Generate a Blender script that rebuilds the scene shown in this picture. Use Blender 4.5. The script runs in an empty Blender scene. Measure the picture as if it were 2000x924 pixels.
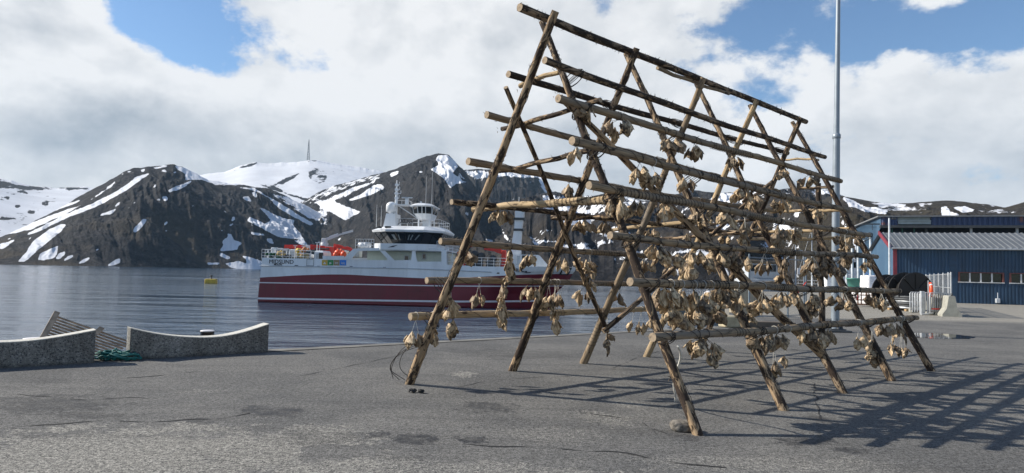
import bpy, bmesh, math, random
import numpy as np
from mathutils import Vector, Matrix, Euler
random.seed(7); rng = np.random.default_rng(7)
SC = bpy.context.scene
COL = SC.collection

# ---------------------------------------------------------------- camera
F_PX, EYE = 1330.0, 1.62
PITCH, ROLL = math.radians(3.0), math.radians(1.3)
fw = np.array([0, math.cos(PITCH), math.sin(PITCH)])
rt0 = np.array([1.0, 0, 0]); up0 = np.cross(rt0, fw)
RT = rt0*math.cos(ROLL) + up0*math.sin(ROLL)
UP = -rt0*math.sin(ROLL) + up0*math.cos(ROLL)
cam_d = bpy.data.cameras.new('camera'); cam = bpy.data.objects.new('camera', cam_d); COL.objects.link(cam)
cam_d.sensor_width = 36; cam_d.lens = F_PX/2000*36; cam_d.clip_start = 0.1; cam_d.clip_end = 30000
cam.matrix_world = Matrix(((RT[0], UP[0], -fw[0], 0), (RT[1], UP[1], -fw[1], 0), (RT[2], UP[2], -fw[2], EYE), (0, 0, 0, 1)))
SC.camera = cam

# ---------------------------------------------------------------- exposure
SC.view_settings.view_transform = 'Standard'; SC.view_settings.look = 'None'
SC.view_settings.gamma = 1; SC.view_settings.use_curve_mapping = False
SC.view_settings.exposure = 0.45
SC.render.engine = 'CYCLES'
SC.cycles.use_denoising = True
SC.cycles.max_bounces = 6; SC.cycles.transparent_max_bounces = 12; SC.cycles.volume_bounces = 0

# ---------------------------------------------------------------- sun
SUN_TO = Vector((-1.50, 0.28, 1.0)).normalized()
SUN_EL = math.asin(SUN_TO.z); SUN_ROT = math.atan2(SUN_TO.x, SUN_TO.y)
sl = bpy.data.lights.new('sun', 'SUN'); sl.energy = 5.0; sl.angle = math.radians(0.5); sl.color = (1.0, 0.93, 0.82)
so = bpy.data.objects.new('sun', sl); COL.objects.link(so)
so.rotation_euler = SUN_TO.to_track_quat('Z', 'Y').to_euler(); so.location = SUN_TO*50

# ---------------------------------------------------------------- node helpers
class NT:
    def __init__(self, tree): self.t = tree; self.n = tree.nodes; self.l = tree.links
    def node(self, typ, **kw):
        n = self.n.new(typ)
        for k, v in kw.items(): setattr(n, k, v)
        return n
    def put(self, sock, v):
        if v is None: return
        if isinstance(v, bpy.types.NodeSocket): self.l.new(v, sock)
        else:
            if sock.type == 'RGBA' and not isinstance(v, (int, float)) and len(v) == 3: v = tuple(v) + (1,)
            sock.default_value = v
    def math(self, op, a, b=None, c=None, clamp=False):
        n = self.node('ShaderNodeMath', operation=op, use_clamp=clamp)
        for i, v in enumerate((a, b, c)):
            if v is not None: self.put(n.inputs[i], v)
        return n.outputs[0]
    def vmath(self, op, a, b=None):
        n = self.node('ShaderNodeVectorMath', operation=op)
        self.put(n.inputs[0], a)
        if b is not None: self.put(n.inputs[1], b)
        return n.outputs[0]
    def noise(self, vec, scale, detail=4, rough=0.55, dist=0.0):
        n = self.node('ShaderNodeTexNoise')
        self.put(n.inputs['Vector'], vec); n.inputs['Scale'].default_value = scale
        n.inputs['Detail'].default_value = detail; n.inputs['Roughness'].default_value = rough; n.inputs['Distortion'].default_value = dist
        return n.outputs['Fac']
    def mapr(self, v, a, b, c=0.0, d=1.0, smooth=True):
        n = self.node('ShaderNodeMapRange', interpolation_type='SMOOTHSTEP' if smooth else 'LINEAR')
        self.put(n.inputs[0], v)
        for i, x in zip((1, 2, 3, 4), (a, b, c, d)): self.put(n.inputs[i], x)
        return n.outputs[0]
    def mix(self, f, a, b, blend='MIX'):
        n = self.node('ShaderNodeMix', data_type='RGBA', blend_type=blend)
        self.put(n.inputs[0], f); self.put(n.inputs[6], a); self.put(n.inputs[7], b)
        return n.outputs[2]
    def mapping(self, vec, scale=(1, 1, 1), loc=(0, 0, 0), rot=(0, 0, 0)):
        n = self.node('ShaderNodeMapping')
        self.put(n.inputs[0], vec); n.inputs['Location'].default_value = loc; n.inputs['Rotation'].default_value = rot; n.inputs['Scale'].default_value = scale
        return n.outputs[0]
    def coord(self, k='Object'): return self.node('ShaderNodeTexCoord').outputs[k]
    def xyz(self, v):
        n = self.node('ShaderNodeSeparateXYZ'); self.put(n.inputs[0], v); return n.outputs
    def bump(self, h, strength=0.3, dist=0.02):
        n = self.node('ShaderNodeBump'); n.inputs['Strength'].default_value = strength if not isinstance(strength, bpy.types.NodeSocket) else 1
        if isinstance(strength, bpy.types.NodeSocket): self.l.new(strength, n.inputs['Strength'])
        n.inputs['Distance'].default_value = dist; self.put(n.inputs['Height'], h)
        return n.outputs[0]

# ---------------------------------------------------------------- sky
def px_az_el(px, py):
    d = fw + RT*((px-1000)/F_PX) + UP*((462-py)/F_PX)
    return math.atan2(d[0], d[1]), math.asin(d[2]/np.linalg.norm(d))
W = bpy.data.worlds.new('World'); SC.world = W; W.use_nodes = True
w = NT(W.node_tree); w.n.clear()
out = w.node('ShaderNodeOutputWorld'); bg = w.node('ShaderNodeBackground')
bg.inputs['Strength'].default_value = 0.1
sky = w.node('ShaderNodeTexSky', sky_type='NISHITA'); sky.sun_disc = False
sky.sun_elevation = SUN_EL; sky.sun_rotation = SUN_ROT; sky.altitude = 0; sky.air_density = 1.0; sky.dust_density = 0.4; sky.ozone_density = 2.0
dirv = w.coord('Generated')
sx, sy, sz = w.xyz(dirv)[:3]
az0 = w.math('ARCTAN2', sx, sy); el0 = w.math('ARCSINE', sz)
az, el = az0, el0
comb = w.node('ShaderNodeCombineXYZ'); w.put(comb.inputs[0], az); w.put(comb.inputs[1], w.math('MULTIPLY', el, 1.5))
uv = comb.outputs[0]
warp = w.node('ShaderNodeTexNoise'); w.put(warp.inputs['Vector'], uv); warp.inputs['Scale'].default_value = 5.5; warp.inputs['Detail'].default_value = 6; warp.inputs['Roughness'].default_value = 0.6
wc = w.node('ShaderNodeSeparateColor'); w.l.new(warp.outputs['Color'], wc.inputs[0])
az = w.math('ADD', az0, w.math('MULTIPLY', w.math('SUBTRACT', wc.outputs[0], 0.5), 0.16)); el = w.math('ADD', el0, w.math('MULTIPLY', w.math('SUBTRACT', wc.outputs[1], 0.5), 0.10))
def cloud_density(vec):
    big = w.noise(vec, 3.4, 8, 0.52, 0.3)
    return big
def gauss(px, py, rx, ry):
    a0, e0 = px_az_el(px, py)
    da = w.math('MULTIPLY', w.math('SUBTRACT', az, a0), F_PX/rx)
    de = w.math('MULTIPLY', w.math('SUBTRACT', el, e0), F_PX/ry)
    r2 = w.math('ADD', w.math('MULTIPLY', da, da), w.math('MULTIPLY', de, de))
    return w.math('POWER', 2.718, w.math('MULTIPLY', r2, -1.0))
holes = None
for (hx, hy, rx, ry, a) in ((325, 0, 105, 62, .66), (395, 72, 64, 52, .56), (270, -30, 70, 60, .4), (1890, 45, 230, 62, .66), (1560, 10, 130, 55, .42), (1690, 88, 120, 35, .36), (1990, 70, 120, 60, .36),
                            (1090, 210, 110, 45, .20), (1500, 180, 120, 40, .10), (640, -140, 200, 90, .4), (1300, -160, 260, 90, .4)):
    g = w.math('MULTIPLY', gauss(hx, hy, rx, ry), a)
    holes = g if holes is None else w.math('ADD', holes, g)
dens = cloud_density(uv)
fine = w.noise(uv, 13, 7, 0.62)
d0 = w.math('ADD', w.math('ADD', w.math('MULTIPLY', dens, 1.5), w.math('MULTIPLY', fine, 1.0)), -0.885)
clear = w.math('ADD', w.math('MULTIPLY', w.mapr(el0, 0.38, 0.62), 0.62), w.math('MULTIPLY', w.mapr(sy, 0.20, -0.30), 0.40))   # unseen sky overhead and behind the camera cleared of cloud to cut fill light
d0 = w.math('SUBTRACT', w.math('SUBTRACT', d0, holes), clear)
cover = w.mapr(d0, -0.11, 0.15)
# pseudo thickness: the side of each billow towards the sun is white, the far side grey
shift = w.vmath('ADD', uv, (-0.05, 0.07, 0.0))
dens2 = cloud_density(shift)
fine2 = w.noise(w.vmath('ADD', uv, (-0.016, 0.022, 0.0)), 13, 7, 0.62)
relief = w.math('ADD', w.math('MULTIPLY', w.math('SUBTRACT', dens, dens2), 3.0), w.math('MULTIPLY', w.math('SUBTRACT', fine, fine2), 0.8))
for hx, hy, rx, ry, a in ((60, 90, 190, 70, .30), (300, 165, 190, 45, .34), (620, 60, 150, 110, .30), (820, 150, 220, 130, .22), (1850, 180, 240, 70, .28), (1400, 120, 160, 120, .12),
                          (90, 230, 220, 60, -.34), (330, 270, 220, 50, -.22), (620, 275, 110, 60, -.30), (1690, 255, 130, 45, -.22), (1050, 260, 260, 60, -.12), (760, 190, 90, 90, -.16), (1130, 60, 160, 60, -.10), (1950, 300, 160, 60, -.10)):
    relief = w.math('ADD', relief, w.math('MULTIPLY', gauss(hx, hy, rx, ry), a))
low = w.mapr(el, 0.07, 0.30)
edge = w.mapr(d0, 0.05, 0.45, 0.18, 0.0)
lum = w.math('ADD', w.math('ADD', w.math('ADD', w.math('MULTIPLY', low, 0.22), 0.47), relief), edge)
lum = w.math('MAXIMUM', w.math('MINIMUM', lum, 1.0), 0.0)
CLOUD_GREY, CLOUD_WHITE = (3.1, 3.45, 3.85), (6.9, 6.95, 7.0)
ccol = w.mix(lum, CLOUD_GREY, CLOUD_WHITE)
skyc = w.mix(1.0, sky.outputs[0], (0.80, 0.94, 1.06), 'MULTIPLY')
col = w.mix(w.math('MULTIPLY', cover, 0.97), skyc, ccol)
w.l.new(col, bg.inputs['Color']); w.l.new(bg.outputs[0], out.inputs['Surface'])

# ---------------------------------------------------------------- pixel -> place on a real surface (ground, water, a facade's plane)
CAM = np.array([0, 0, EYE])
def ray(px, py): return fw + RT*((px-1000)/F_PX) + UP*((462-py)/F_PX)
def gnd(px, py, z=0.0):
    d = ray(px, py); t = (z-EYE)/d[2]; return CAM + d*t
def onplane(px, py, p0, n):
    d = ray(px, py); t = np.dot(np.asarray(p0)-CAM, n)/np.dot(d, n); return CAM + d*t
def atdist(px, py, y):
    d = ray(px, py); return CAM + d*(y/d[1])
def proj(P):
    v = np.asarray(P, float) - CAM; z = v@fw
    return 1000 + F_PX*(v@RT)/z, 462 - F_PX*(v@UP)/z
WATER = -2.2

# ---------------------------------------------------------------- materials
def new_mat(name):
    m = bpy.data.materials.new(name); m.use_nodes = True
    t = NT(m.node_tree); p = m.node_tree.nodes['Principled BSDF']
    return m, t, p
_pm = {}
def paint(name, color, rough=0.55, var=0.25, scale=3.0, bump=0.0, bscale=40, metal=0.0, dirt=0.0, spec=0.5, streak=False):
    """painted / plain material with uneven tone, fine bump and optional dirt"""
    if name in _pm: return _pm[name]
    m, t, p = new_mat(name); c = t.coord()
    nv = t.noise(t.mapping(c, (1, 1, 0.25)) if streak else c, scale, 6, 0.6)
    lo = tuple(x*(1-var) for x in color); hi = tuple(min(1, x*(1+var*0.6)) for x in color)
    colr = t.mix(t.mapr(nv, 0.3, 0.7), lo, hi)
    if dirt:
        dn = t.noise(t.mapping(c, (1, 1, 0.2)), scale*2.3, 8, 0.7)
        colr = t.mix(t.math('MULTIPLY', t.mapr(dn, 0.52, 0.75), dirt), colr, (0.10, 0.075, 0.055))
    t.put(p.inputs['Base Color'], colr)
    t.put(p.inputs['Roughness'], t.mapr(nv, 0.2, 0.8, max(0.02, rough-0.1), min(1, rough+0.1)))
    p.inputs['Metallic'].default_value = metal; p.inputs['Specular IOR Level'].default_value = spec
    if bump: t.put(p.inputs['Normal'], t.bump(t.noise(c, bscale, 5, 0.6), bump, 0.01))
    _pm[name] = m; return m

def wood(name, pale, dark, bark_lo, bark_hi, grey=(0.20, 0.185, 0.165), greyamt=0.4):
    m, t, p = new_mat(name)
    c = t.coord(); oi = t.node('ShaderNodeObjectInfo').outputs['Random']
    off = t.node('ShaderNodeCombineXYZ'); t.put(off.inputs[2], t.math('MULTIPLY', oi, 37.0)); t.put(off.inputs[0], t.math('MULTIPLY', oi, 5.0))
    c = t.vmath('ADD', c, off.outputs[0])
    grain = t.noise(t.mapping(c, (60, 60, 2.5)), 1.0, 5, 0.6)
    patch = t.noise(t.mapping(c, (15, 15, 4.0)), 1.0, 8, 0.70, 0.8)
    wea = t.noise(t.mapping(c, (6, 6, 1.1)), 1.0, 4, 0.5)
    colr = t.mix(t.mapr(grain, 0.36, 0.64), tuple(x*0.48 for x in pale), pale)
    colr = t.mix(t.math('MULTIPLY', t.mapr(wea, 0.4, 0.65), greyamt), colr, grey)
    vor = t.node('ShaderNodeTexVoronoi'); t.put(vor.inputs['Vector'], t.mapping(c, (14, 14, 3.2))); vor.inputs['Scale'].default_value = 1
    knot = t.mapr(vor.outputs['Distance'], 0.10, 0.22, 1.0, 0.0)
    colr = t.mix(t.math('MULTIPLY', knot, 0.7), colr, (0.06, 0.035, 0.02))
    bark = t.mapr(t.math('ADD', patch, t.math('MULTIPLY', t.math('SUBTRACT', oi, 0.5), 0.08)), bark_lo, bark_hi)
    dk = t.mix(t.mapr(t.noise(t.mapping(c, (40, 40, 12)), 1.0, 5, 0.7), 0.3, 0.7), tuple(x*0.45 for x in dark), dark)
    colr = t.mix(bark, colr, dk)
    t.put(p.inputs['Base Color'], colr); p.inputs['Roughness'].default_value = 0.85; p.inputs['Specular IOR Level'].default_value = 0.25
    h = t.math('ADD', t.math('MULTIPLY', grain, 0.4), t.math('MULTIPLY', bark, 0.7))
    h = t.math('ADD', h, t.math('MULTIPLY', t.noise(t.mapping(c, (45, 45, 20)), 1, 4, 0.7), 0.6))
    t.put(p.inputs['Normal'], t.bump(h, 0.7, 0.012))
    return m
WOOD_LEG = wood('leg wood peeling bark', (0.50, 0.35, 0.21), (0.060, 0.042, 0.032), 0.468, 0.505, (0.27, 0.22, 0.165), 0.55)
WOOD_DARK = wood('dark barked wood', (0.36, 0.25, 0.155), (0.050, 0.038, 0.030), 0.42, 0.48)
WOOD_GREY = wood('weathered grey pole', (0.37, 0.275, 0.175), (0.060, 0.047, 0.037), 0.585, 0.65, (0.20, 0.172, 0.14), 0.8)
WOOD_PALE = wood('pale peeled pole', (0.60, 0.44, 0.255), (0.12, 0.08, 0.055), 0.56, 0.62, (0.36, 0.29, 0.21), 0.4)
def endgrain():
    m, t, p = new_mat('sawn end grain'); c = t.coord()
    x, y, z = t.xyz(c)[:3]
    r = t.math('SQRT', t.math('ADD', t.math('MULTIPLY', x, x), t.math('MULTIPLY', y, y)))
    ring = t.math('SINE', t.math('MULTIPLY', t.math('ADD', r, t.math('MULTIPLY', t.noise(c, 20, 3), 0.01)), 620.0))
    colr = t.mix(t.mapr(ring, -1, 1), (0.30, 0.22, 0.14), (0.44, 0.35, 0.25))
    colr = t.mix(t.mapr(t.noise(c, 25, 5), 0.45, 0.75), colr, (0.17, 0.13, 0.10))
    t.put(p.inputs['Base Color'], colr); p.inputs['Roughness'].default_value = 0.9
    return m
END = endgrain()
def fishmat(name, pale, mid, dark, k):
    m, t, p = new_mat(name); c = t.coord(); oi = t.node('ShaderNodeObjectInfo').outputs['Random']
    off = t.node('ShaderNodeCombineXYZ'); t.put(off.inputs[2], t.math('MULTIPLY', oi, 11.0))
    c2 = t.vmath('ADD', c, off.outputs[0])
    s = t.noise(t.mapping(c2, (38, 38, 9)), 1.0, 5, 0.6, 0.8)
    b = t.noise(c2, 16, 4, 0.6)
    colr = t.mix(t.mapr(s, 0.40, 0.60), mid, pale)
    dk = t.mapr(t.math('ADD', b, t.math('MULTIPLY', t.math('SUBTRACT', oi, 0.5), 0.22)), k, k+0.14)
    colr = t.mix(t.math('MULTIPLY', dk, 0.9), colr, dark)
    t.put(p.inputs['Base Color'], colr); p.inputs['Roughness'].default_value = 0.6; p.inputs['Specular IOR Level'].default_value = 0.35
    p.inputs['Subsurface Weight'].default_value = 0.0
    t.put(p.inputs['Normal'], t.bump(t.math('ADD', s, t.math('MULTIPLY', t.noise(c2, 70, 4), 0.5)), 0.8, 0.012))
    return m
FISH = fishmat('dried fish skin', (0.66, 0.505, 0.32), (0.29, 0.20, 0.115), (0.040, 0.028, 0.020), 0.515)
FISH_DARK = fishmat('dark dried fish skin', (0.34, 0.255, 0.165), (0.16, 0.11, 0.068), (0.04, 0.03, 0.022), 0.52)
TWINE = paint('black twine', (0.028, 0.024, 0.022), 0.8)
CORD = paint('white nylon cord', (0.62, 0.60, 0.54), 0.7)

# ---------------------------------------------------------------- mesh helpers
class MB:
    def __init__(self): self.v = []; self.f = []; self.m = []; self.s = []
    def add(self, vs, fs, mi=0, smooth=False):
        o = len(self.v); self.v += [tuple(map(float, q)) for q in vs]
        self.f += [tuple(i+o for i in f) for f in fs]; self.m += [mi]*len(fs); self.s += [smooth]*len(fs)
        return self
    def box(self, x0, x1, y0, y1, z0, z1, mi=0, b=0.0):
        if b <= 0:
            vs = [(x, y, z) for z in (z0, z1) for y in (y0, y1) for x in (x0, x1)]
            return self.add(vs, [(0, 2, 3, 1), (4, 5, 7, 6), (0, 1, 5, 4), (2, 6, 7, 3), (0, 4, 6, 2), (1, 3, 7, 5)], mi)
        pts = []
        for z, i in ((z0, b), (z0+b, 0), (z1-b, 0), (z1, b)):
            pts.append([(x0+b, y0+i, z), (x1-b, y0+i, z), (x1-i, y0+b, z), (x1-i, y1-b, z), (x1-b, y1-i, z), (x0+b, y1-i, z), (x0+i, y1-b, z), (x0+i, y0+b, z)])
        return self.rings(pts, mi=mi)
    def rings(self, rs, closed=True, caps=True, mi=0, smooth=False, capmi=None):
        n = len(rs[0]); vs = [p for r in rs for p in r]; fs = []
        for i in range(len(rs)-1):
            for j in range(n if closed else n-1):
                k = (j+1) % n
                fs.append((i*n+j, i*n+k, (i+1)*n+k, (i+1)*n+j))
        self.add(vs, fs, mi, smooth)
        if caps:
            cm = mi if capmi is None else capmi
            self.add(rs[0], [tuple(reversed(range(n)))], cm); self.add(rs[-1], [tuple(range(n))], cm)
        return self
    def tube(self, path, r, seg=8, mi=0, caps=True, smooth=True, capmi=None):
        path = [np.array(p, float) for p in path]; n = len(path)
        rr = r if hasattr(r, '__len__') else [r]*n
        rs = []; ref = None
        for i, p in enumerate(path):
            d = path[min(i+1, n-1)] - path[max(i-1, 0)]; d = d/(np.linalg.norm(d)+1e-9)
            if ref is None: ref = np.array([0, 0, 1.0]) if abs(d[2]) < 0.9 else np.array([1.0, 0, 0])
            u = np.cross(ref, d); u /= (np.linalg.norm(u)+1e-9); v = np.cross(d, u); ref = v if abs(np.dot(v, d)) < 0.5 else ref
            rs.append([p + rr[i]*(math.cos(2*math.pi*k/seg)*u + math.sin(2*math.pi*k/seg)*v) for k in range(seg)])
        return self.rings(rs, True, caps, mi, smooth, capmi)
    def bar(self, a, b, w, h=None, mi=0):
        """square bar between two points"""
        h = w if h is None else h
        a = np.array(a, float); b = np.array(b, float); d = b-a; d /= np.linalg.norm(d)
        ref = np.array([0, 0, 1.0]) if abs(d[2]) < 0.95 else np.array([0, 1.0, 0])
        u = np.cross(d, ref); u /= np.linalg.norm(u); v = np.cross(u, d)
        q = [(-1, -1), (1, -1), (1, 1), (-1, 1)]
        return self.rings([[p + u*w/2*i + v*h/2*j for i, j in q] for p in (a, b)], mi=mi)
    def prism(self, poly, y0, y1, mi=0):
        """poly of (x,z), extruded along y"""
        area = sum(poly[i][0]*poly[(i+1) % len(poly)][1]-poly[(i+1) % len(poly)][0]*poly[i][1] for i in range(len(poly)))
        if area < 0: poly = poly[::-1]
        return self.rings([[(x, y1, z) for x, z in poly], [(x, y0, z) for x, z in poly]], mi=mi) if True else self
    def lathe(self, prof, c=(0, 0, 0), seg=20, mi=0, axis='z', smooth=True):
        rs = []
        for r, h in prof:
            ring = []
            for k in range(seg):
                a = 2*math.pi*k/seg; x, y = r*math.cos(a), r*math.sin(a)
                ring.append((c[0]+x, c[1]+y, c[2]+h) if axis == 'z' else ((c[0]+x, c[1]+h, c[2]-y) if axis == 'y' else (c[0]+h, c[1]+x, c[2]+y)))
            rs.append(ring)
        return self.rings(rs, mi=mi, smooth=smooth)
    def build(self, name, mats, parent=None, loc=(0, 0, 0), rot=(0, 0, 0)):
        me = bpy.data.meshes.new(name); me.from_pydata(self.v, [], self.f)
        mats = mats if isinstance(mats, (list, tuple)) else [mats]
        for m in mats: me.materials.append(m)
        if len(self.f) < 60000:
            bm = bmesh.new(); bm.from_mesh(me); bmesh.ops.recalc_face_normals(bm, faces=bm.faces); bm.to_mesh(me); bm.free()
        me.polygons.foreach_set('material_index', self.m); me.polygons.foreach_set('use_smooth', self.s)
        me.update()
        o = bpy.data.objects.new(name, me); COL.objects.link(o); o.location = loc; o.rotation_euler = rot
        if parent: o.parent = parent
        return o
def tag(o, label=None, cat=None, group=None, kind=None):
    for k, v in (('label', label), ('category', cat), ('group', group), ('kind', kind)):
        if v: o[k] = v
    return o
def thing(name, label, cat, loc=(0, 0, 0), rotz=0.0, group=None):
    o = bpy.data.objects.new(name, None); COL.objects.link(o); o.location = loc; o.rotation_euler = (0, 0, rotz); o.empty_display_size = 0.2
    return tag(o, label, cat, group)
def copy_tree(o, parent=None):
    c = o.copy(); COL.objects.link(c)
    if parent: c.parent = parent
    for ch in list(o.children): copy_tree(ch, c)
    return c
def lettering(name, body, size, mat, parent, loc, rot=(math.pi/2, 0, 0), extrude=0.01, bold=0.0, align='LEFT'):
    cu = bpy.data.curves.new(name, 'FONT'); cu.body = body; cu.size = size; cu.extrude = extrude; cu.offset = bold; cu.align_x = align; cu.resolution_u = 3
    tmp = bpy.data.objects.new('tmp', cu); COL.objects.link(tmp)
    bpy.context.view_layer.update()
    me = bpy.data.meshes.new_from_object(tmp.evaluated_get(bpy.context.evaluated_depsgraph_get()))
    bpy.data.objects.remove(tmp); me.materials.clear(); me.materials.append(mat)
    o = bpy.data.objects.new(name, me); COL.objects.link(o); o.location = loc; o.rotation_euler = rot
    if parent: o.parent = parent
    return o

# value noise in numpy
def vnoise(x, y, seed=0):
    x = np.asarray(x, float); y = np.asarray(y, float)
    xi = np.floor(x).astype(np.int64); yi = np.floor(y).astype(np.int64); xf = x-xi; yf = y-yi
    def h(a, b):
        n = (a*374761393 + b*668265263 + seed*1442695041) & 0x7fffffff
        n = ((n ^ (n >> 13))*1274126177) & 0x7fffffff
        return ((n ^ (n >> 16)) & 0xffff)/65535.0
    u = xf*xf*(3-2*xf); v = yf*yf*(3-2*yf)
    return (h(xi, yi)*(1-u)+h(xi+1, yi)*u)*(1-v) + (h(xi, yi+1)*(1-u)+h(xi+1, yi+1)*u)*v
def fbm(x, y, octv=5, seed=0, gain=0.5, ridged=False):
    s = 0; a = 1; tot = 0
    for i in range(octv):
        n = vnoise(x*2**i, y*2**i, seed+i*17)
        if ridged: n = 1-abs(2*n-1)
        s = s + a*n; tot += a; a *= gain
    return s/tot
# ================================================================= THE SETTING: water, quay, mountains
# ---- water
def water_mat():
    m, t, p = new_mat('fjord water'); c = t.coord()
    x, y, z = t.xyz(c)[:3]
    sw = t.noise(t.mapping(c, (0.05, 0.22, 1)), 1.0, 3, 0.5)
    gust = t.noise(t.mapping(c, (0.006, 0.035, 1)), 1.0, 4, 0.55, 0.4)
    w1 = t.noise(t.mapping(c, (0.55, 1.5, 1), rot=(0, 0, 0.15)), 1.0, 4, 0.6, 0.3)
    w2 = t.noise(t.mapping(c, (2.4, 5.5, 1), rot=(0, 0, -0.1)), 1.0, 4, 0.6, 0.3)
    w0 = t.noise(t.mapping(c, (0.09, 0.26, 1), rot=(0, 0, 0.08)), 1.0, 5, 0.62, 0.4)
    h = t.math('ADD', t.math('ADD', t.math('MULTIPLY', w1, 0.075), t.math('MULTIPLY', w2, 0.018)), t.math('MULTIPLY', w0, 0.28))
    h = t.math('ADD', h, t.math('MULTIPLY', sw, 0.5))
    st = t.mapr(gust, 0.30, 0.62, 0.55, 1.0)
    sg = gnd(400, 581, WATER); ex = t.math('DIVIDE', t.math('SUBTRACT', x, sg[0]), 10.5); ey = t.math('DIVIDE', t.math('SUBTRACT', y, sg[1]), 3.2)
    slick = t.math('ADD', t.math('ADD', t.math('MULTIPLY', ex, ex), t.math('MULTIPLY', ey, ey)), t.math('MULTIPLY', t.math('SUBTRACT', w0, 0.5), 3.0))
    st = t.math('MULTIPLY', st, t.mapr(slick, 0.5, 1.1, 0.10, 1.0))
    t.put(p.inputs['Normal'], t.bump(h, st, 0.9))
    t.put(p.inputs['Base Color'], t.mix(gust, (0.024, 0.046, 0.080), (0.036, 0.066, 0.106)))
    t.put(p.inputs['Roughness'], t.mapr(gust, 0.3, 0.7, 0.07, 0.14)); p.inputs['IOR'].default_value = 1.333
    return m
b = MB()
xs = [-4200, -2500, -900, -400, -150, -60, 0, 60, 150, 400, 900, 2500, 4200]; ys = [-200, -40, 0, 15, 40, 80, 160, 300, 600, 1200, 3000, 4400]
b.add([(x, y, 0) for y in ys for x in xs], [(j*len(xs)+i, j*len(xs)+i+1, (j+1)*len(xs)+i+1, (j+1)*len(xs)+i) for j in range(len(ys)-1) for i in range(len(xs)-1)])
tag(b.build('water', water_mat(), loc=(0, 0, WATER)), kind='structure')

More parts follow.
